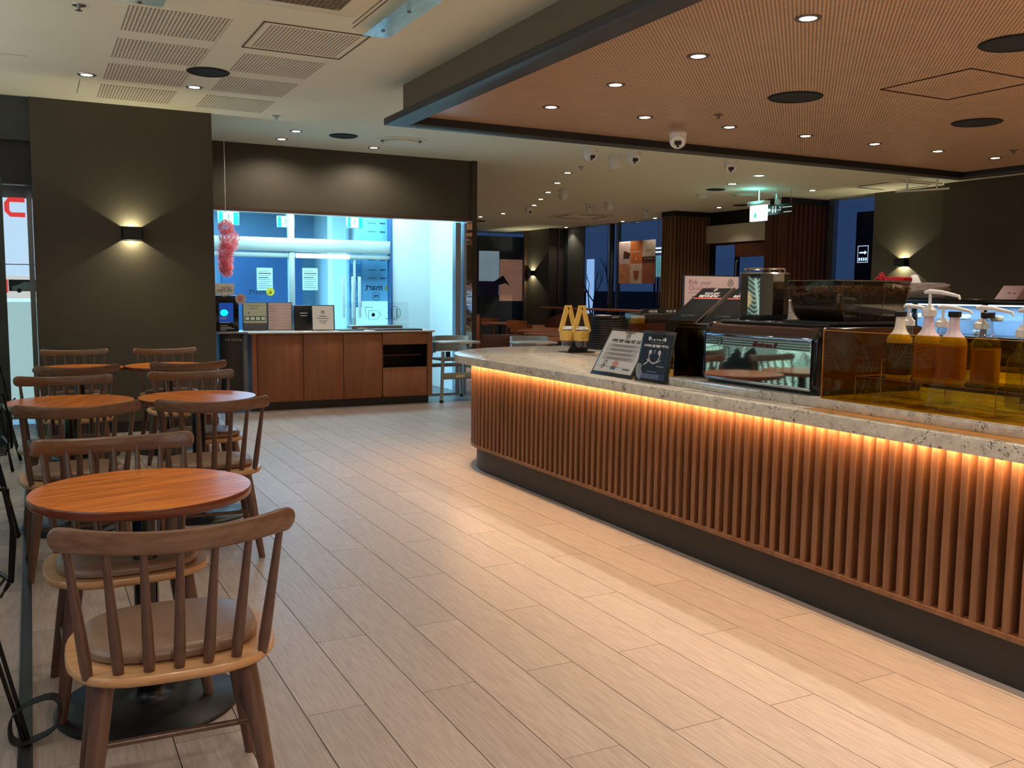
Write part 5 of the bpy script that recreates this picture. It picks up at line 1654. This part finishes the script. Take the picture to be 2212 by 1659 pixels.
M_case = emitter('case_lamp', (190, 220, 255), 3.0)
MB().box(7.6, 7.63, cy0 + .05, cy1 - .05, 1.272, 1.284).build('lamp_tube', M_case, cs)
rr_ = random.Random(11)
pk = None
for i in range(9):
    y_ = cy0 + .16 + i * .235; up_ = i % 2
    o = MB().prism(rrect(.11, .09, .03), 0, .045).build('pastry_pack', M_paper if i % 3 else mat('pastry_tan_%d' % i, (206, 168, 120), .6), None, bevel=.012, seg=2)
    o.location = (7.72 + .1 * (i % 3), y_, 1.141 if up_ else 1.001)
    tag(o, '%s wrapped pastry in the lit case, place %s from the right' % (('white' if i % 3 else 'tan'), (ordn + ('ninth',))[i]), 'pastry', 'pastries in the lit case')
# gift box, ribbon, bags on the case
p = at(1990, 620, X=7.75)
gb = MB().box(-.08, .08, -.22, .22, 0, .15).build('gift_box', flat('lavender_box', (172, 170, 196)), None, bevel=.004)
gb.location = (7.79, at(1990, 620, X=7.79).y, 1.336); tag(gb, 'lavender box on the pastry case behind the plastic bags', 'box')
bg = thing('gift_pouch', 'white chevron pouch tied with red ribbon on the pastry case', 'gift', (7.62, at(1935, 620, X=7.62).y, 1.336))
MB().prism([(-.15, 0), (.15, 0), (.12, .13), (-.09, .16)], -.06, .06, plane((0, 0, 0), (0, -1, 0), (0, 0, 1))).build('pouch', M_paper, bg, bevel=.01, seg=2)
mb = MB(); Mq = plane((-.064, 0, 0), (0, -1, 0), (0, 0, 1))
for k in range(3): mb.line([(-.06 + k * .05, .12), (-.03 + k * .05, .08), (-.06 + k * .05, .04)], .01, .001, Mq)
mb.build('chevrons', flat('taupe_print', (120, 108, 100)), bg)
M_rib = mat('red_ribbon', (206, 30, 44), .35)
MB().box(-.07, .07, -.14, .10, .15, .205).build('ribbon_wrap', M_rib, bg, bevel=.015, seg=2)
MB().tube([(-.06, .10, .18), (-.07, .17, .20), (-.06, .23, .15), (-.06, .27, .11)], [.016, .014, .010, .004], 8).build('ribbon_tail', M_rib, bg)
MB().tube([(-.06, .08, .19), (-.07, .12, .25), (-.06, .16, .24), (-.06, .10, .18)], .012, 8).build('ribbon_bow', M_rib, bg)
cone = MB().lathe([(.10, 0), (.09, .10), (.03, .23), (0.0, .24)], 20).build('white_cone_hat', M_paper); cone.location = (7.98, at(1958, 600, X=7.86).y + .0, 1.336)
tag(cone, 'white peaked paper package behind the red ribbon', 'package')
pb = MB(); r2 = random.Random(2)
cb0 = Vector((7.66, at(2000, 625, X=7.66).y, 1.336))
for i in range(7):
    a, b_ = r2.uniform(-.03, .03), r2.uniform(.0, .02)
    pts = [(-.22 + .02 * i, .01 * i), (.2 - .01 * i, .02 + .01 * i), (.26, .12 + r2.uniform(-.03, .03)), (-.1 + r2.uniform(-.05, .05), .14), (-.2, .09)]
    pb.prism(pts, -.01 + .012 * i, -.007 + .012 * i, plane(cb0, (0, -1, 0), (.15, 0, 1)))
tag(pb.build('plastic_bag_pile', clear('wrinkled_plastic', (.8, .74, .7), 1.6, .15, 1.5, haze=.35, hcol=(232, 214, 200))), 'pile of clear wrapped snack bags on the pastry case', 'bag')
tn = thing('pink_tent_card', 'pale pink folded tent card on the pastry case at the right edge', 'card', (7.7, at(2200, 640, X=7.7).y, 1.336))
MB().prism([(-.14, 0), (.10, 0), (.03, .12), (-.02, .12)], -.10, .10, plane((0, .03, 0), (1, 0, 0), (0, 0, 1))).build('card', flat('pink_card', (226, 200, 204)), tn)
Mq = plane((-.085, 0.0, .055), (0, -1, 0), (.11, 0, .12))
mb = MB(); mb.disc(-.03, .0, .012, .002, 10, Mq, ry=.008); mb.line([(.01, .0), (.035, -.012)], .012, .002, Mq); mb.build('print', M_rose, tn)
# lower yellow tray seen through the amber screen
yt = MB().box(4.1, 4.7, 2.4, 3.4, .93, .95).build('work_board', flat('pale_board', (220, 208, 180))); yt2 = yt
tag(yt, 'pale preparation board behind the syrup bottles', 'board')
MB().box(4.05, 4.75, 1.2, 4.4, .0, .93).build('cabinet', M_charcoal, None)
bpy.data.objects['cabinet'].name = 'back_bar_cabinet'
tag(bpy.data.objects['back_bar_cabinet'], 'dark back bar cabinet behind the syrup bottles', 'cabinet')

# ------------------------------------------------------------------ condiment cabinet at the back wall
cbn = thing('condiment_cabinet', 'red-brown laminate condiment cabinet with cream top under the blue window', 'cabinet')
cb_ = MB(); cb_.box(2.16, 3.66, 10.43, 10.98, .09, .865).box(3.66, 4.33, 10.80, 10.98, .09, .865).box(4.27, 4.33, 10.42, 10.98, .09, .865).box(3.66, 3.70, 10.43, 10.98, .09, .865).box(3.66, 4.33, 10.43, 10.98, .84, .865).box(3.66, 4.33, 10.43, 10.98, .09, .11)
cb_.box(2.16, 2.215, 10.405, 10.43, .09, .865)
cb_.build('carcass', M_cab, cbn)
MB().box(2.12, 4.35, 10.38, 11.0, .866, .886).build('worktop', M_cabtop, cbn, bevel=.003)
MB().box(2.2, 4.30, 10.47, 10.95, 0, .09).build('toe_kick', M_charcoal, cbn)
for xa, xb in ((2.222, 2.733), (2.741, 3.207), (3.215, 3.678)):
    MB().prism(rrect(xb - xa, .757, .012, 3, (xa + xb) / 2, .477), 0, .022, plane((0, 10.43, 0), (1, 0, 0), (0, 0, 1))).build('cabinet_door', M_cab, cbn, bevel=.002)
MB().box(3.69, 4.262, 10.408, 10.43, .72, .856).build('top_panel', M_cab, cbn, bevel=.002)
MB().box(3.69, 4.262, 10.408, 10.43, .40, .445).build('mid_panel', M_cab, cbn)
MB().prism(rrect(.565, .305, .03, 4, 3.976, .25), 0, .022, plane((0, 10.43, 0), (1, 0, 0), (0, 0, 1))).build('flap_door', M_cab, cbn, bevel=.002)
MB().box(3.70, 4.27, 10.45, 10.80, .44, .45).build('niche_floor', M_black, cbn)
MB().box(3.70, 4.27, 10.788, 10.80, .44, .85).box(3.70, 3.705, 10.44, 10.79, .44, .84).box(4.262, 4.268, 10.44, 10.79, .44, .84).build('niche_lining', M_black, cbn)
for z in (.585,):
    MB().box(3.706, 4.2, 10.44, 10.78, z, z + .012).build('shelf', M_dkwood, cbn)
# dishwashing tower left of the cabinet
tw = thing('cup_washer', 'black cup washing machine with blue screen between pillar and cabinet', 'machine')
MB().box(1.835, 2.06, 10.40, 10.95, .06, .875).build('lower_cabinet', mat('charcoal_panel', (44, 44, 46), .4), tw, bevel=.004)
MB().box(2.063, 2.118, 10.42, 10.95, .10, .86).build('side_strip', mat('blue_grey_panel', (118, 130, 136), .35), tw, bevel=.004)
MB().box(1.80, 2.115, 10.38, 10.98, .876, .892).build('top_ledge', M_alu, tw)
MB().box(1.62, 2.065, 10.60, 10.95, .892, 1.29).build('upper_unit', M_blackgloss, tw, bevel=.006)
Mq = plane((1.62, 10.599, 0), (1, 0, 0), (0, 0, 1))
MB().rect(.23, .385, .99, 1.21, .001, Mq).build('screen', emitter('machine_screen_blue', (16, 60, 140), .7), tw)
MB().disc(.285, 1.10, .042, .002, 22, Mq, ry=.036).build('screen_circle', emitter('screen_cyan', (0, 230, 235), 1.0), tw)
mb = MB()
for k, (w_, z_) in enumerate(((.09, 1.045), (.07, 1.03), (.11, .985), (.08, .955), (.12, .935), (.15, .92), (.06, .905))): mb.rect(.24, .24 + w_, z_, z_ + .006, .002, Mq)
mb.build('screen_text', M_paper, tw)
text('LG myCup', .042, flat('soft_white_print', (200, 200, 200)), plane((1.965, 10.399, .81), (1, 0, 0), (0, 0, 1)), tw, bold=.0005)
sc_ = thing('cup_wash_sign', 'small white sign standing on the black cup washer', 'sign', (1.9, 10.65, 1.29))
MB().prism(rrect(.22, .13, .02, 4, .02, .07), 0, .006, plane((0, 0, 0), (1, 0, 0), (0, 0, 1))).build('plate', M_paper, sc_)
text('myCup\n텀블러 세척기', .035, M_ink, plane((.04, -.007, .07), (1, 0, 0), (0, 0, 1)), sc_)
MB().box(-.02, .06, -.01, .02, 0, .012).build('foot', M_paper, sc_)
rd = thing('round_notice', 'round pale pink notice on the corner of the cup washer', 'notice', (2.085, 10.585, 1.255))
MB().disc(0, 0, .058, .0, 26, plane((0, 0, 0), (1, 0, 0), (0, 0, 1))).build('disc', flat('pale_pink_print', (226, 204, 204)), rd)
mb = MB(); Mq = plane((0, -.001, 0), (1, 0, 0), (0, 0, 1))
for k in range(4): mb.rect(-.035, .03 - .006 * k, .02 - .016 * k, .026 - .016 * k, .001, Mq)
mb.build('print', flat('coral_red_print', (214, 84, 72)), rd)
# pink feathery hanging garland
gl = thing('feather_garland', 'fluffy pink feather garland hanging beside the pillar before the window', 'garland', (1.97, 10.75, 0))
fb = MB(); rg_ = random.Random(8)
for (cx, cz, rad) in ((.0, 2.05, .085), (.03, 1.93, .115), (.03, 1.86, .10), (-.01, 1.78, .09), (-.01, 1.70, .085), (-.01, 1.62, .08), (-.0, 1.57, .07)):
    for i in range(900):
        th, ph = rg_.uniform(0, 2 * PI), math.acos(rg_.uniform(-1, 1))
        d = Vector((math.sin(ph) * math.cos(th), math.sin(ph) * math.sin(th), math.cos(ph)))
        p = Vector((cx, 0, cz)) + d * rad * rg_.uniform(.5, 1.0); q = p + d * .014
        s_ = d.cross(Vector((rg_.uniform(-1, 1), rg_.uniform(-1, 1), rg_.uniform(-1, 1)))).normalized() * .006
        fb.add([tuple(p - s_), tuple(p + s_), tuple(q + s_ * .4), tuple(q - s_ * .4)], [(0, 1, 2, 3)])
mf = mat('salmon_pink_feather', (255, 186, 186), .9, var=.03, scale=20)
N_, L_ = mf.node_tree.nodes, mf.node_tree.links
tr_ = N_.new('ShaderNodeBsdfTranslucent'); tr_.inputs[0].default_value = lin((255, 170, 176)); ms_ = N_.new('ShaderNodeMixShader'); ms_.inputs[0].default_value = .55
L_.new(N_['Principled BSDF'].outputs[0], ms_.inputs[1]); L_.new(tr_.outputs[0], ms_.inputs[2]); L_.new(ms_.outputs[0], N_['Material Output'].inputs[0])
fo = fb.build('feathers', mf, gl, smooth=0); fo['kind'] = 'stuff'
MB().tube([(0, 0, 1.55), (0, 0, CZ)], .004, 6).build('cord', M_white, gl)
# boards on the cabinet top
def stand_board(xa, xb, z0, z1, y, name, lab, m, cat='sign', frame=M_black, fw=.008):
    t = thing(name, lab, cat, (xa, y, 0))
    MB().box(0, xb - xa, 0, .014, z0, z1).build('frame', frame, t, bevel=.002)
    Mq = plane((0, -.001, 0), (1, 0, 0), (0, 0, 1))
    MB().rect(fw, xb - xa - fw, z0 + fw, z1 - fw, .0006, Mq).build('sheet', m, t)
    return t, Mq


t, Mq = stand_board(2.15, 2.43, .888, 1.215, 10.82, 'recycling_board', 'pale green information board with icon row on the condiment cabinet', flat('pale_green_print', (196, 202, 172)))
MB().rect(.008, .272, .896, .975, .001, Mq).build('grey_foot', flat('grey_print', (96, 96, 98)), t)
mb = MB()
for k in range(4): mb.rect(.03 + k * .06, .075 + k * .06, 1.01, 1.045, .002, Mq)
mb.build('icons', M_paper, t); MB().rect(.02, .26, 1.0, 1.055, .0012, Mq).build('green_strip', flat('deep_green_print', (54, 100, 70)), t)
mb = MB(); mb.rect(.05, .2, 1.17, 1.175, .001, Mq); mb.rect(.08, .17, 1.14, 1.146, .001, Mq); mb.rect(.06, .075, 1.08, 1.10, .001, Mq)
mb.build('print', flat('grey_print', (96, 96, 98)), t)
t, Mq = stand_board(2.435, 2.72, .888, 1.215, 10.82, 'price_chart', 'pale pink chart of ruled rows on the condiment cabinet', flat('chart_pink', (222, 198, 194)))
mb = MB()
for k in range(8): mb.rect(.015, .27, .93 + k * .035, .932 + k * .035, .001, Mq)
for k in range(14): mb.rect(.02, .08 + .02 * (k % 3), .91 + k * .02, .913 + k * .02, .0012, Mq)
mb.build('print', flat('dusty_print', (120, 90, 92)), t)
bb_ = thing('black_dispenser_box', 'black box with two lines of white print on the condiment cabinet', 'box', (2.735, 10.75, .886))
MB().box(0, .20, 0, .15, 0, .295).build('box', M_black, bb_, bevel=.004)
mb = MB(); Mq = plane((0, -.001, 0), (1, 0, 0), (0, 0, 1)); mb.rect(.06, .15, .20, .208, .001, Mq); mb.rect(.065, .14, .17, .178, .001, Mq); mb.build('print', M_paper, bb_)
wsn = thing('framed_notice', 'bright white framed notice with round emblem leaning on the condiment cabinet', 'sign', (2.90, 10.62, .888))
Mq = plane((0, 0, 0), (1, 0, 0), (0.0, .08, 1)); Mq0 = Mq
MB().box(0, .275, 0, .30, -.012, 0, Mq).build('frame', M_black, wsn, bevel=.002)
MB().rect(.01, .262, .01, .29, .0006, Mq).build('sheet', mat('bright_white_sheet', (246, 244, 242), .6, var=.01), wsn)
mb = MB(); emblem(mb, .135, .215, .022, .001, Mq); mb.rect(.09, .18, .165, .172, .001, Mq); mb.rect(.06, .21, .14, .145, .001, Mq)
for k in range(3): mb.rect(.085 + .01 * k, .185 - .01 * k, .115 - .014 * k, .119 - .014 * k, .001, Mq)
mb.build('print', M_ink, wsn); MB().box(.1, .17, .03, .12, -.002, .003).build('foot', M_black, wsn)
for i, (xa, xb, ya, yb, zz, m, lab) in enumerate(((3.20, 3.50, 10.5, 10.75, .012, M_black, 'small flat black tray beside the framed notice'), (3.62, 4.22, 10.45, 10.72, .016, M_black, 'long flat black tray at the right end of the condiment cabinet'),
                                             (3.42, 4.08, 10.76, 10.95, .05, M_alu, 'brushed metal napkin trough at the back of the condiment cabinet'), (2.35, 2.75, 10.42, 10.52, .003, flat('grey_beige_print', (160, 146, 134)), 'thin beige mat at the left front of the condiment cabinet'))):
    o = MB().prism(rrect(xb - xa, yb - ya, .015, 3, (xa + xb) / 2, (ya + yb) / 2), .8865, .8865 + zz).build('tray' if i != 3 else 'mat', m, None, bevel=.002)
    tag(o, lab, 'tray' if i != 3 else 'mat')
ag = thing('acrylic_guard', 'clear acrylic guard with cup and plate outlines on the condiment cabinet', 'screen', (0, 10.97, 0))
a = at(746, 700, Y=10.97); b = at(882, 700, Y=10.97)
MB().prism(rrect(b.x - a.x, .33, .02, 4, (a.x + b.x) / 2, 1.055), 0, .004, plane((0, 0, 0), (1, 0, 0), (0, 0, 1))).build('sheet', M_acryl, ag)
def oz(px, py): q = at(px, py, Y=10.97); return (q.x, q.z)
Mq = plane((0, -.006, 0), (1, 0, 0), (0, 0, 1)); mb = MB(); lw = .006
mb.line([oz(788, 663), oz(805, 664), oz(803, 672)], lw, .001, Mq); mb.line([oz(788, 663), oz(791, 684), oz(797, 685)], lw, .001, Mq)
mb.line([oz(796, 671), oz(796, 690), oz(816, 689), oz(817, 671), oz(796, 671)], lw, .001, Mq); q = oz(818, 679); mb.ring(q[0], q[1], .022, .028, .001, 16, Mq, -PI / 2, PI / 2)
q = oz(806, 680); mb.disc(q[0], q[1], .024, .001, 16, Mq)
mb.build('cup_print', flat('dark_slate_print', (30, 48, 56)), ag)
mb = MB()
q = oz(852, 676); mb.ring(q[0], q[1], .076, .082, .001, 30, Mq); mb.ring(q[0], q[1], .052, .055, .001, 26, Mq)
mb.line([oz(846, 668), oz(846, 686)], .008, .001, Mq); mb.line([oz(857, 667), oz(857, 686)], .010, .001, Mq); mb.line([oz(832, 688), oz(842, 688)], .008, .001, Mq)
mb.build('plate_print', flat('dark_slate_print', (30, 48, 56)), ag)
MB().box(a.x, b.x, -.03, .04, .8865, .893).build('foot', M_acryl, ag)


# ---- grey plastic high chairs
def high_chair(t):
    for sx in (-1, 1):
        for sy in (-1, 1):
            MB().tube([(sx * .20, sy * .16, .62), (sx * .27, sy * .26, .03)], [.022, .02], 6).build('leg', M_greyplas, t)
            MB().lathe([(.026, 0), (.026, .03)], 10, Matrix.Translation((sx * .27, sy * .26, 0))).build('rubber_foot', M_black, t)
    MB().box(-.24, .24, -.23, -.19, .28, .36).build('front_bar', M_greyplas, t, bevel=.01)
    MB().box(-.24, .24, .19, .23, .40, .45).build('rear_bar', M_greyplas, t, bevel=.008)
    MB().box(-.2, .2, -.17, .17, .50, .53).build('seat', M_greyplas, t, bevel=.01)
    ring = []
    for i in range(17):
        a = PI * (-.05 + 1.1 * i / 16)
        x, y = .23 * math.cos(a), .02 + .2 * math.sin(a)
        ring.append([(x, y, .60), (x * 1.06, y * 1.06, .60), (x * 1.1, y * 1.12, .80), (x * 1.02, y * 1.05, .80)])
    MB().sweep(ring).build('backrest', M_greyplas, t)
    MB().prism(rrect(.56, .40, .10, 6, 0, -.12), .715, .745).build('tray', M_greyplas, t, bevel=.01)
    MB().rect(-.06, .12, 0, .02, .0, plane((0, -.322, .72), (1, 0, 0), (0, 0, 1))).build('sticker', flat('cream_sticker', (226, 206, 160)), t)
    MB().box(-.06, .06, -.235, -.232, .30, .33).build('sticker', flat('cream_sticker', (226, 206, 160)), t)
    MB().box(-.03, .03, .1, .12, .53, .6).build('strap', M_black, t)


hc = thing('high_chair', 'grey plastic child high chair between the condiment cabinet and the bar', 'high chair', (4.67, 10.60, 0), .05, group='grey child high chairs')
high_chair(hc)
p = at(1087, 735, Y=10.2)
dup(hc, (5.58, 10.22, 0), -.1, 'grey plastic child high chair seen over the bar top, right of the mirror column', 'grey child high chairs')

# ------------------------------------------------------------------ back seating
bt0 = None
def far_table(x, y, lab):
    global bt0
    if bt0 is None:
        t = thing('round_table', lab, 'table', (x, y, 0), group='round tables of the back seating')
        MB().lathe([(0, .70), (.40, .70), (.42, .715), (.415, .73), (0, .73)], 32).build('tabletop', M_orangewood, t)
        MB().lathe([(.04, .02), (.04, .70)], 12).build('column', M_black, t)
        MB().lathe([(.26, 0), (.26, .015), (0, .03)], 24).build('base_plate', M_black, t)
        bt0 = t
        return t
    return dup(bt0, (x, y, 0), 0, lab)


far = [(1152, 703.5), (1164, 709), (1168, 714), (1188, 720.5), (1205, 730.5), (1081, 697)]
fl_ = ['farthest', 'fourth nearest', 'third nearest', 'second nearest', 'nearest']
fpos = []
for i, (px_, py_) in enumerate(far):
    p = at(px_, py_, Z=.73)
    fpos.append(p)
    far_table(p.x, p.y, ('round wooden table in the diagonal row over the bar, the %s' % fl_[i]) if i < 5 else 'dark edged round table standing alone before the far window')


def wood_chair(t):
    """bent-ply cafe chair, faces +y"""
    MB().prism(rrect(.42, .40, .08), .43, .445).build('seat', M_orangewood, t)
    secs = []
    for i in range(9):
        a = PI * (1.12 + .76 * i / 8)
        x, y = .22 * math.cos(a), .02 + .22 * math.sin(a)
        e = 1 - abs(i - 4) / 4 * .45
        secs.append([(x, y, .76 - .13 * e), (x * 1.06, y * 1.06, .76 - .13 * e), (x * 1.1, y * 1.12, .76 + .05 * e), (x * 1.04, y * 1.06, .76 + .05 * e)])
    MB().sweep(secs).build('backrest', M_orangewood, t)
    for sx in (-1, 1):
        MB().tube([(sx * .15, .15, .43), (sx * .19, .19, 0)], [.016, .011], 8).build('leg', M_orangewood, t)
        MB().tube([(sx * .15, -.2, .72), (sx * .16, -.17, .43), (sx * .19, -.22, 0)], [.012, .016, .011], 8).build('leg', M_orangewood, t)


wc_ = thing('plywood_chair', 'bent plywood chair behind the lone dark edged table', 'chair', (fpos[5].x + .1, fpos[5].y + .65, 0), PI, group='bent plywood chairs of the back seating')
wood_chair(wc_)
dup(wc_, (fpos[5].x - .75, fpos[5].y + .1, 0), -PI / 2, 'bent plywood chair left of the lone dark edged table')
for i in range(5):
    if i in (0, 2): dup(wc_, (fpos[i].x + .05, fpos[i].y + .7, 0), PI, 'bent plywood chair behind the %s round table in the diagonal row' % fl_[i])
    if i in (1, 4): dup(wc_, (fpos[i].x + .88, fpos[i].y + .1, 0), PI / 2, 'bent plywood chair on the right of the %s round table in the diagonal row' % fl_[i])
# armchair shell near the cup carriers, window bar, bench
ac = thing('brown_armchair', 'brown shell armchair seen just left of the yellow cup carriers', 'armchair', (0, 0, 0))
p = at(1216, 700, Y=14.6)
secs = []
for i in range(13):
    a = PI * (.95 + 1.1 * i / 12)
    x, y = .32 * math.cos(a), .30 * math.sin(a)
    top = .80 + .22 * (1 - abs(i - 6) / 6) ** .6
    secs.append([(p.x + x, p.y + y, .40), (p.x + x * 1.08, p.y + y * 1.08, .40), (p.x + x * 1.12, p.y + y * 1.12, top), (p.x + x * 1.04, p.y + y * 1.04, top)])
MB().sweep(secs).build('shell', M_dkwood, ac)
MB().cyl((p.x, p.y), .27, .40, .48, 20).build('seat', M_pad, ac)
for sx in (-1, 1):
    for sy in (-1, 1): MB().tube([(p.x + sx * .18, p.y + sy * .18, .40), (p.x + sx * .24, p.y + sy * .24, 0)], .014, 8).build('leg', M_black, ac)
bn = thing('banquette', 'low red-brown bench back with rounded end behind the second high chair', 'bench')
p = at(1030, 730, Y=11.9); q = at(1142, 730, Y=11.9)
pts = [(p.x, 0), (q.x, 0), (q.x, .52)] + [(q.x - .14 + .14 * math.cos(a), .60 + .14 * math.sin(a)) for a in [PI / 2 * i / 6 for i in range(7)]] + [(p.x, .74)]
MB().prism(pts, 0, .06, plane((0, 12.0, 0), (1, 0, 0), (0, 0, 1))).build('back_panel', M_dkwood, bn, bevel=.006)
MB().box(p.x, q.x, 12.0, 12.45, .0, .42).build('seat_box', M_dkwood, bn, bevel=.006)
MB().box(p.x, p.x + .08, 11.93, 12.5, 0, 1.04).build('end_post', M_dkwood, bn)
wb_ = thing('window_bar', 'long brown window bar ledge under the far windows', 'bar ledge')
MB().box(11.9, 12.55, 16.0, 21.3, .93, .97).build('ledge', M_orangewood, wb_, bevel=.004)
for yy in (16.3, 18.0, 19.7, 21.0): MB().box(12.1, 12.2, yy, yy + .05, 0, .93).build('support', M_black, wb_)
o = thing('narrow_cabinet', 'narrow brown wooden post cabinet beside the mirror column', 'cabinet')
MB().box(5.34, 5.44, 11.4, 11.8, 0, 1.04).build('cabinet_body', M_orangewood, o, bevel=.004)

for o in bpy.data.objects:
    if o.type == 'EMPTY' and not o.get('label'): o['label'] = o.name.replace('_', ' ')
